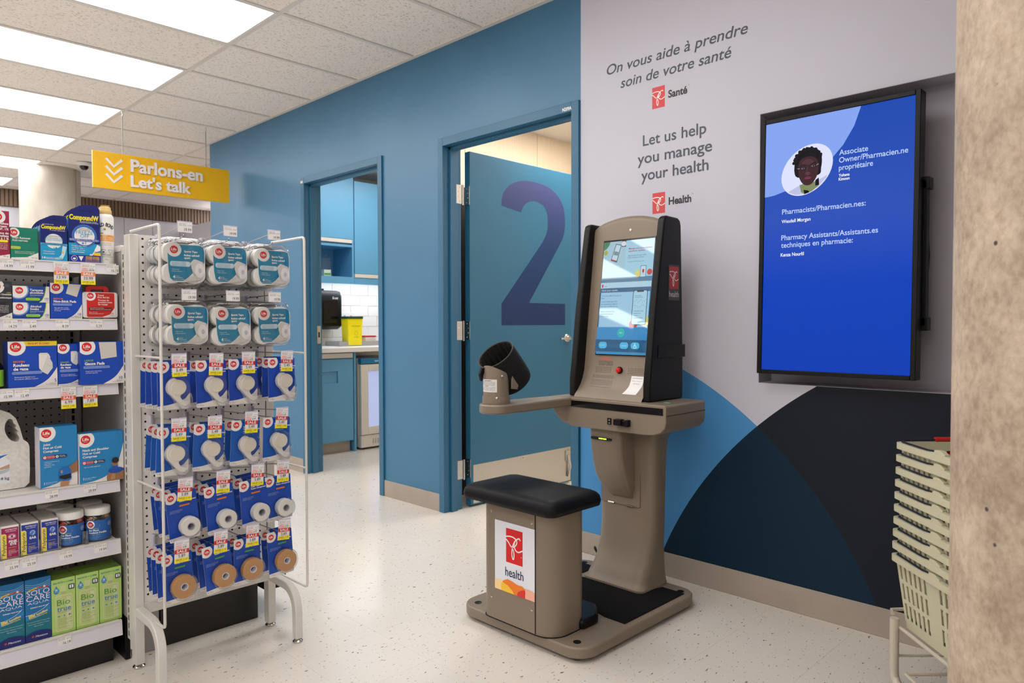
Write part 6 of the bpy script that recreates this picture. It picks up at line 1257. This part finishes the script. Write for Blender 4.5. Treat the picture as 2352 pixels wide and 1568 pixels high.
def dispenser(bl, title, acc):
    p = card(.096, .146, 'tape_dispenser_card', title, acc, bl); cx, cz = .004, -.078
    g = G(); R_ = [[(x, y, z) for (x, z) in out] for (y, out) in ()]
    def shape(s):
        o = circ(cx, cz, .0335*s, n=14, a0=-10, a1=215); o += [(cx+.003-.006*s, cz-.045*s), (cx+.012, cz-.062*s), (cx+.026, cz-.064*s), (cx+.038*s, cz-.052*s), (cx+.041*s, cz-.035*s)]; return o
    g.loft([[(x, y, z) for (x, z) in shape(s)] for (y, s) in ((0, 1.14), (-.012, 1.12), (-.024, 1.08), (-.029, 1.0))], M_CLEAR, caps=True); g.build('blister', p, ang=50)
    g = G(); bd = circ(cx-.002, cz, .0285, n=16, a0=100, a1=235)+[(cx-.008, cz-.036), (cx+.008, cz-.052), (cx+.020, cz-.058), (cx+.031, cz-.053), (cx+.035, cz-.043), (cx+.024, cz-.043), (cx+.012, cz-.038), (cx+.006, cz-.028)]+circ(cx, cz, .024, n=12, a0=-70, a1=95)
    g.prism(bd, 'y', -.004, -.024, TW_); g.build('dispenser', p, bevel=.0012, ang=50)
    G().lathe([(.0, -.0268), (.021, -.0268), (.0225, -.0255), (.0225, -.010)], (cx+.001, 0, cz), CRM, 30, (0, 1, 0)).build('tape_roll', p, ang=40); return p
def rolled(m, R, r, dep, bl, title, acc, core, kind, cz, h=.152, w_=.092):
    p = card(w_, h, kind, title, acc, bl); cx = .010
    G().lathe([(R*1.16, 0), (R*1.15, -dep), (R*1.06, -dep-.006), (.0, -dep-.0065)], (cx, 0, cz), M_CLEAR, 36, (0, 1, 0), caps=False).build('blister', p, ang=60)
    G().lathe([(r, -.004), (R-.001, -.004), (R, -.005), (R, -dep+.001), (R-.001, -dep), (r, -dep), (r, -.004)], (cx, 0, cz), m, 40, (0, 1, 0), caps=False).build('tape_roll', p, ang=40)
    g = G(); g.lathe([(r-.0003, -.003), (r-.0003, -dep-.0006), (r-.0022, -dep-.0006), (r-.0026, -.003)], (cx, 0, cz), core, 30, (0, 1, 0), caps=False); g.build('core', p)
    return p
CW_ = mat('grey_core', '#b7b4bc', .5); CB_ = mat('white_core', '#e4e4ec', .4); TAN = mat('tan_foam_tape', '#c08a4f', .75)
rows = [('third', (.990, .984), (.832, .945, 1.049, 1.183), (4, 2, 2, 3), dispenser('#0b44b0', ['Plastic Tape', 'Distributeur de ruban', 'adhésif en plastique'], '#c44fb0'), '5.49', '6.49', '1.00', 'tape dispenser pack', (0, .5, 0, 0), (1.016, -.012)),
        ('fourth', (.790, .790), (.829, .938, 1.057, 1.164), (3, 2, 2, 1), dispenser('#0c57b4', ['Paper Tape', 'Distributeur de ruban', 'adhésif en papier'], '#2f9fd0'), '5.49', '6.49', '1.00', 'tape dispenser pack', (-3, -3, -3, -2), (.82, 0)),
        ('fifth', (.592, .60), (.846, .962, 1.076, 1.165), (4, 3, 3, 1), rolled(mat('white_clear_tape', '#e9e6df', .45), .029, .012, .030, '#0b47ae', ['Clear Tape', 'Ruban transparent'], '#e07a2d', CW_, 'tape_roll_card', -.108), '5.89', '6.99', '1.10', 'white tape roll pack', (5, 5, 4, 3), (.62, 0)),
        ('sixth', (.404, .404), (.832, .952, 1.056, 1.168), (4, 3, 2, 2), rolled(TAN, .0355, .0115, .024, '#0b47ae', ['Foam Tape', 'Ruban en mousse'], '#4ca64c', CB_, 'foam_tape_card', -.102, w_=.090), '5.89', '6.99', '1.10', 'tan foam tape roll pack', (2, 6, 0, 3), (.43, 0))]
TZ = {'third': (1.012, 1.010, 1.011, 1.011), 'fourth': (.818, .815, .818, .822), 'fifth': (.635, .640, .644, .642), 'sixth': (.450, .452, .450, .446)}
for (rn, zt, yy, cnt, proto, price, was, save, what, roll, _) in rows:
    first = True
    for c_, y in enumerate(yy):
        cn = COLS[c_]; zt_ = zt[0]
        tz = TZ[rn][c_]
        hook(y, zt_-.008, 'wire hook with a %s sale tag, %s hook of the %s row' % (price, cn, rn), price, '#c9261f', was, save, tilt=(0, 4, 1, 3)[c_] if rn in ('third',) else (2, 3, 3, 6)[c_] if rn != 'fifth' else (5, 3, 4, 3)[c_], dz=(tz-(zt_-.008)-.040), dy=.004)
        for k in range(cnt[c_]):
            X = -2.262-.045*k
            lab = '%s, %s column of the %s row, %s' % (what, cn, rn, 'frontmost' if k == 0 else ORD[k]+' on its hook')
            ro = math.radians(roll[c_]+(random.uniform(-1.2, 1.2) if k else 0)); rr = (math.radians(random.uniform(-1, 1)), ro, PI/2+math.radians(random.uniform(-2, 2) if k else 0)); 
            # the roll turns about the card's own normal, pivoting at the hang hole
            M_ = Matrix.Rotation(rr[2], 3, 'Z') @ Matrix.Rotation(rr[0], 3, 'X') @ Matrix.Rotation(-ro, 3, 'Y'); eul = M_.to_euler()
            if first: proto.location = (X, y, zt_); proto.rotation_euler = eul; proto['label'] = lab; proto['group'] = what+'s'; first = False
            else: dup(proto, (X, y+(random.uniform(-.003, .003) if k else 0), zt_+(random.uniform(-.003, .003) if k else 0)), lab, rz=eul, group=what+'s')

# ================================================================== BASKETS
BK = mat('beige_basket_plastic', '#cbc6a9', .45); HW = mat('dark_handle_wire', '#2a2e44', .35, .6)
bu = Vector((.70, -.714, 0)); bw_ = Vector((.714, .70, 0))
def basket():
    p = thing('shopping_basket', 'x', 'basket', (0, 0, 0)); L_, Wd, Hh = .40, .26, .215
    g = G()
    def wall(o, a, wd0, wd1, zt, zb, slots):   # tapered wall with slots; o inset
        pass
    # local x = long side, local y = short side, z=0 rim top
    def P4(x, y, z, t): # t = taper fraction 0 at rim 1 at bottom
        return (x*(1-.14*t), y*(1-.18*t), z)
    hx, hy = L_/2-.012, Wd/2-.012
    def panel(axis, sgn):
        n = 14 if axis == 'x' else 9; rows_ = ((-.026, -.07), (-.082, -.128), (-.14, -.185)); zs = [0]
        Ls = [0.0]; span = hx if axis == 'x' else hy
        us = [-span+2*span*i/(2*n+1) for i in range(2*n+2)]
        zl = [0, -.026, -.07, -.082, -.128, -.14, -.185, -Hh]
        for r in range(len(zl)-1):
            za, zb = zl[r], zl[r+1]; slot_row = r in (1, 3, 5)
            cells = [(us[i], us[i+1], i % 2 == 1) for i in range(2*n+1)] if slot_row else [(-span, span, False)]
            for (a, b, hole_) in cells:
                if hole_ and not (axis == 'x' and abs((a+b)/2) < .02): continue
                V = []
                for th_ in (0, .003):
                    for (u, zz) in ((a, za), (b, za), (b, zb), (a, zb)):
                        t = -zz/Hh
                        if axis == 'x': q = P4(u, sgn*(hy-th_), zz, t)
                        else: q = P4(sgn*(hx-th_), u, zz, t)
                        V.append(q)
                g.add(V, [(0, 1, 2, 3), (4, 7, 6, 5), (0, 4, 5, 1), (1, 5, 6, 2), (2, 6, 7, 3), (3, 7, 4, 0)], BK)
    for s_ in (-1, 1): panel('x', s_); panel('y', s_)
    b0 = [P4(x, y, -Hh, 1) for x, y in ((-hx, -hy), (hx, -hy), (hx, hy), (-hx, hy))]; g.add(b0+[(x, y, z+.003) for x, y, z in b0], [(0, 3, 2, 1), (4, 5, 6, 7)], BK)
    g.build('basket_body', p, smooth=False)
    g = G(); ro = rrect(-L_/2, L_/2, -Wd/2, Wd/2, .018, 3); ri = rrect(-L_/2+.014, L_/2-.014, -Wd/2+.014, Wd/2-.014, .012, 3); n = len(ro)
    rings = [[(x, y, -.019) for x, y in ro], [(x, y, 0) for x, y in ro], [(x, y, .001) for x, y in ri], [(x, y, -.004) for x, y in ri]]
    g.loft(rings, BK, caps=False)
    for s_ in (-1, 1):
        g.prism([(-.05, 0), (.05, 0), (.05, .004), (.03, .012), (.012, .012), (-.02, .003), (-.05, .003)], 'y', s_*(Wd/2-.004), s_*(Wd/2-.016), BK)
    g.build('rim', p)
    g = G()
    for s_ in (-1, 1):
        g = G(); g.tube([(.0, s_*(Wd/2-.006), .006), (-.03, s_*(Wd/2-.004), .004), (-L_/2+.03, s_*(Wd/2-.008), .004), (-L_/2+.008, s_*(Wd/2-.03), .005), (-L_/2+.006, 0, .006)] if s_ < 0 else [(.0, s_*(Wd/2-.006), .006), (.03, s_*(Wd/2-.004), .004), (L_/2-.03, s_*(Wd/2-.008), .004), (L_/2-.008, s_*(Wd/2-.03), .005), (L_/2-.006, 0, .006)], .0028, HW, 7)
        g.build('wire_handle', p)
    g = G(); g.tube([(-L_/2+.006, -.01, .007), (-L_/2+.006, .11, .007)], .0075, mat('red_grip', '#c41b1e', .4), 10); g.build('grip', p)
    return p
bsk = basket(); L2, W2 = .20, .13
base_c = Vector((-.700, 2.365, 0))   # far left rim corner of the stack
ctr = base_c+bu*L2+bw_*W2
for k in range(10):
    zz = .742-k*.0378
    lab = ['topmost beige shopping basket of the stack, its handle grip red', 'second beige shopping basket from the top of the stack', 'third beige shopping basket from the top of the stack', 'fourth beige shopping basket from the top of the stack', 'fifth beige shopping basket from the top of the stack', 'fifth beige shopping basket from the bottom of the stack', 'fourth beige shopping basket from the bottom of the stack', 'third beige shopping basket from the bottom of the stack', 'second beige shopping basket from the bottom of the stack', 'lowest beige shopping basket with its slotted side fully visible'][k]
    loc = (ctr.x-.001*k, ctr.y-.0005*k, zz); ang = math.atan2(bu.y, bu.x)
    if k == 0: bsk.location = loc; bsk.rotation_euler = (0, 0, ang); bsk['label'] = lab; bsk['group'] = 'stacked shopping baskets'
    else: dup(bsk, loc, lab, rz=(0, 0, ang), group='stacked shopping baskets')
rk = thing('basket_rack', 'beige tubular floor rack under the stacked baskets beside the pillar', 'rack', (0, 0, 0)); RKM = mat('beige_enamel_tube', '#c9bfb0', .35)
def W_(a, b, z): v = base_c+bu*a+bw_*b; return (v.x, v.y, z)
g = G(); g.tube([W_(.035, -.012, .215), W_(.035, -.012, .06), W_(.04, -.012, .035), W_(.06, -.012, .02), W_(.30, -.012, .018)], .013, RKM, 14); g.build('post', rk)
g = G(); g.tube([W_(.035, .275, .215), W_(.035, .275, .06), W_(.04, .275, .035), W_(.06, .275, .02), W_(.30, .275, .018)], .013, RKM, 14); g.build('post', rk)
g = G(); g.tube([W_(.035, -.012, .10), W_(.035, .275, .10)], .004, RKM, 8); g.tube([W_(.02, -.01, .222), W_(-.004, .0, .225), W_(-.006, .03, .225), W_(-.004, .25, .225)], .0055, RKM, 8); g.tube([W_(.035, .0, .19), W_(.37, .0, .19)], .0055, RKM, 8); g.tube([W_(.10, -.012, .075), W_(.10, .275, .075)], .005, RKM, 8); g.tube([W_(.30, -.012, .075), W_(.30, .275, .075)], .005, RKM, 8); g.tube([W_(.10, -.012, .075), W_(.35, -.012, .075), W_(.35, -.012, .018)], .005, RKM, 8); g.build('cross_bars', rk)
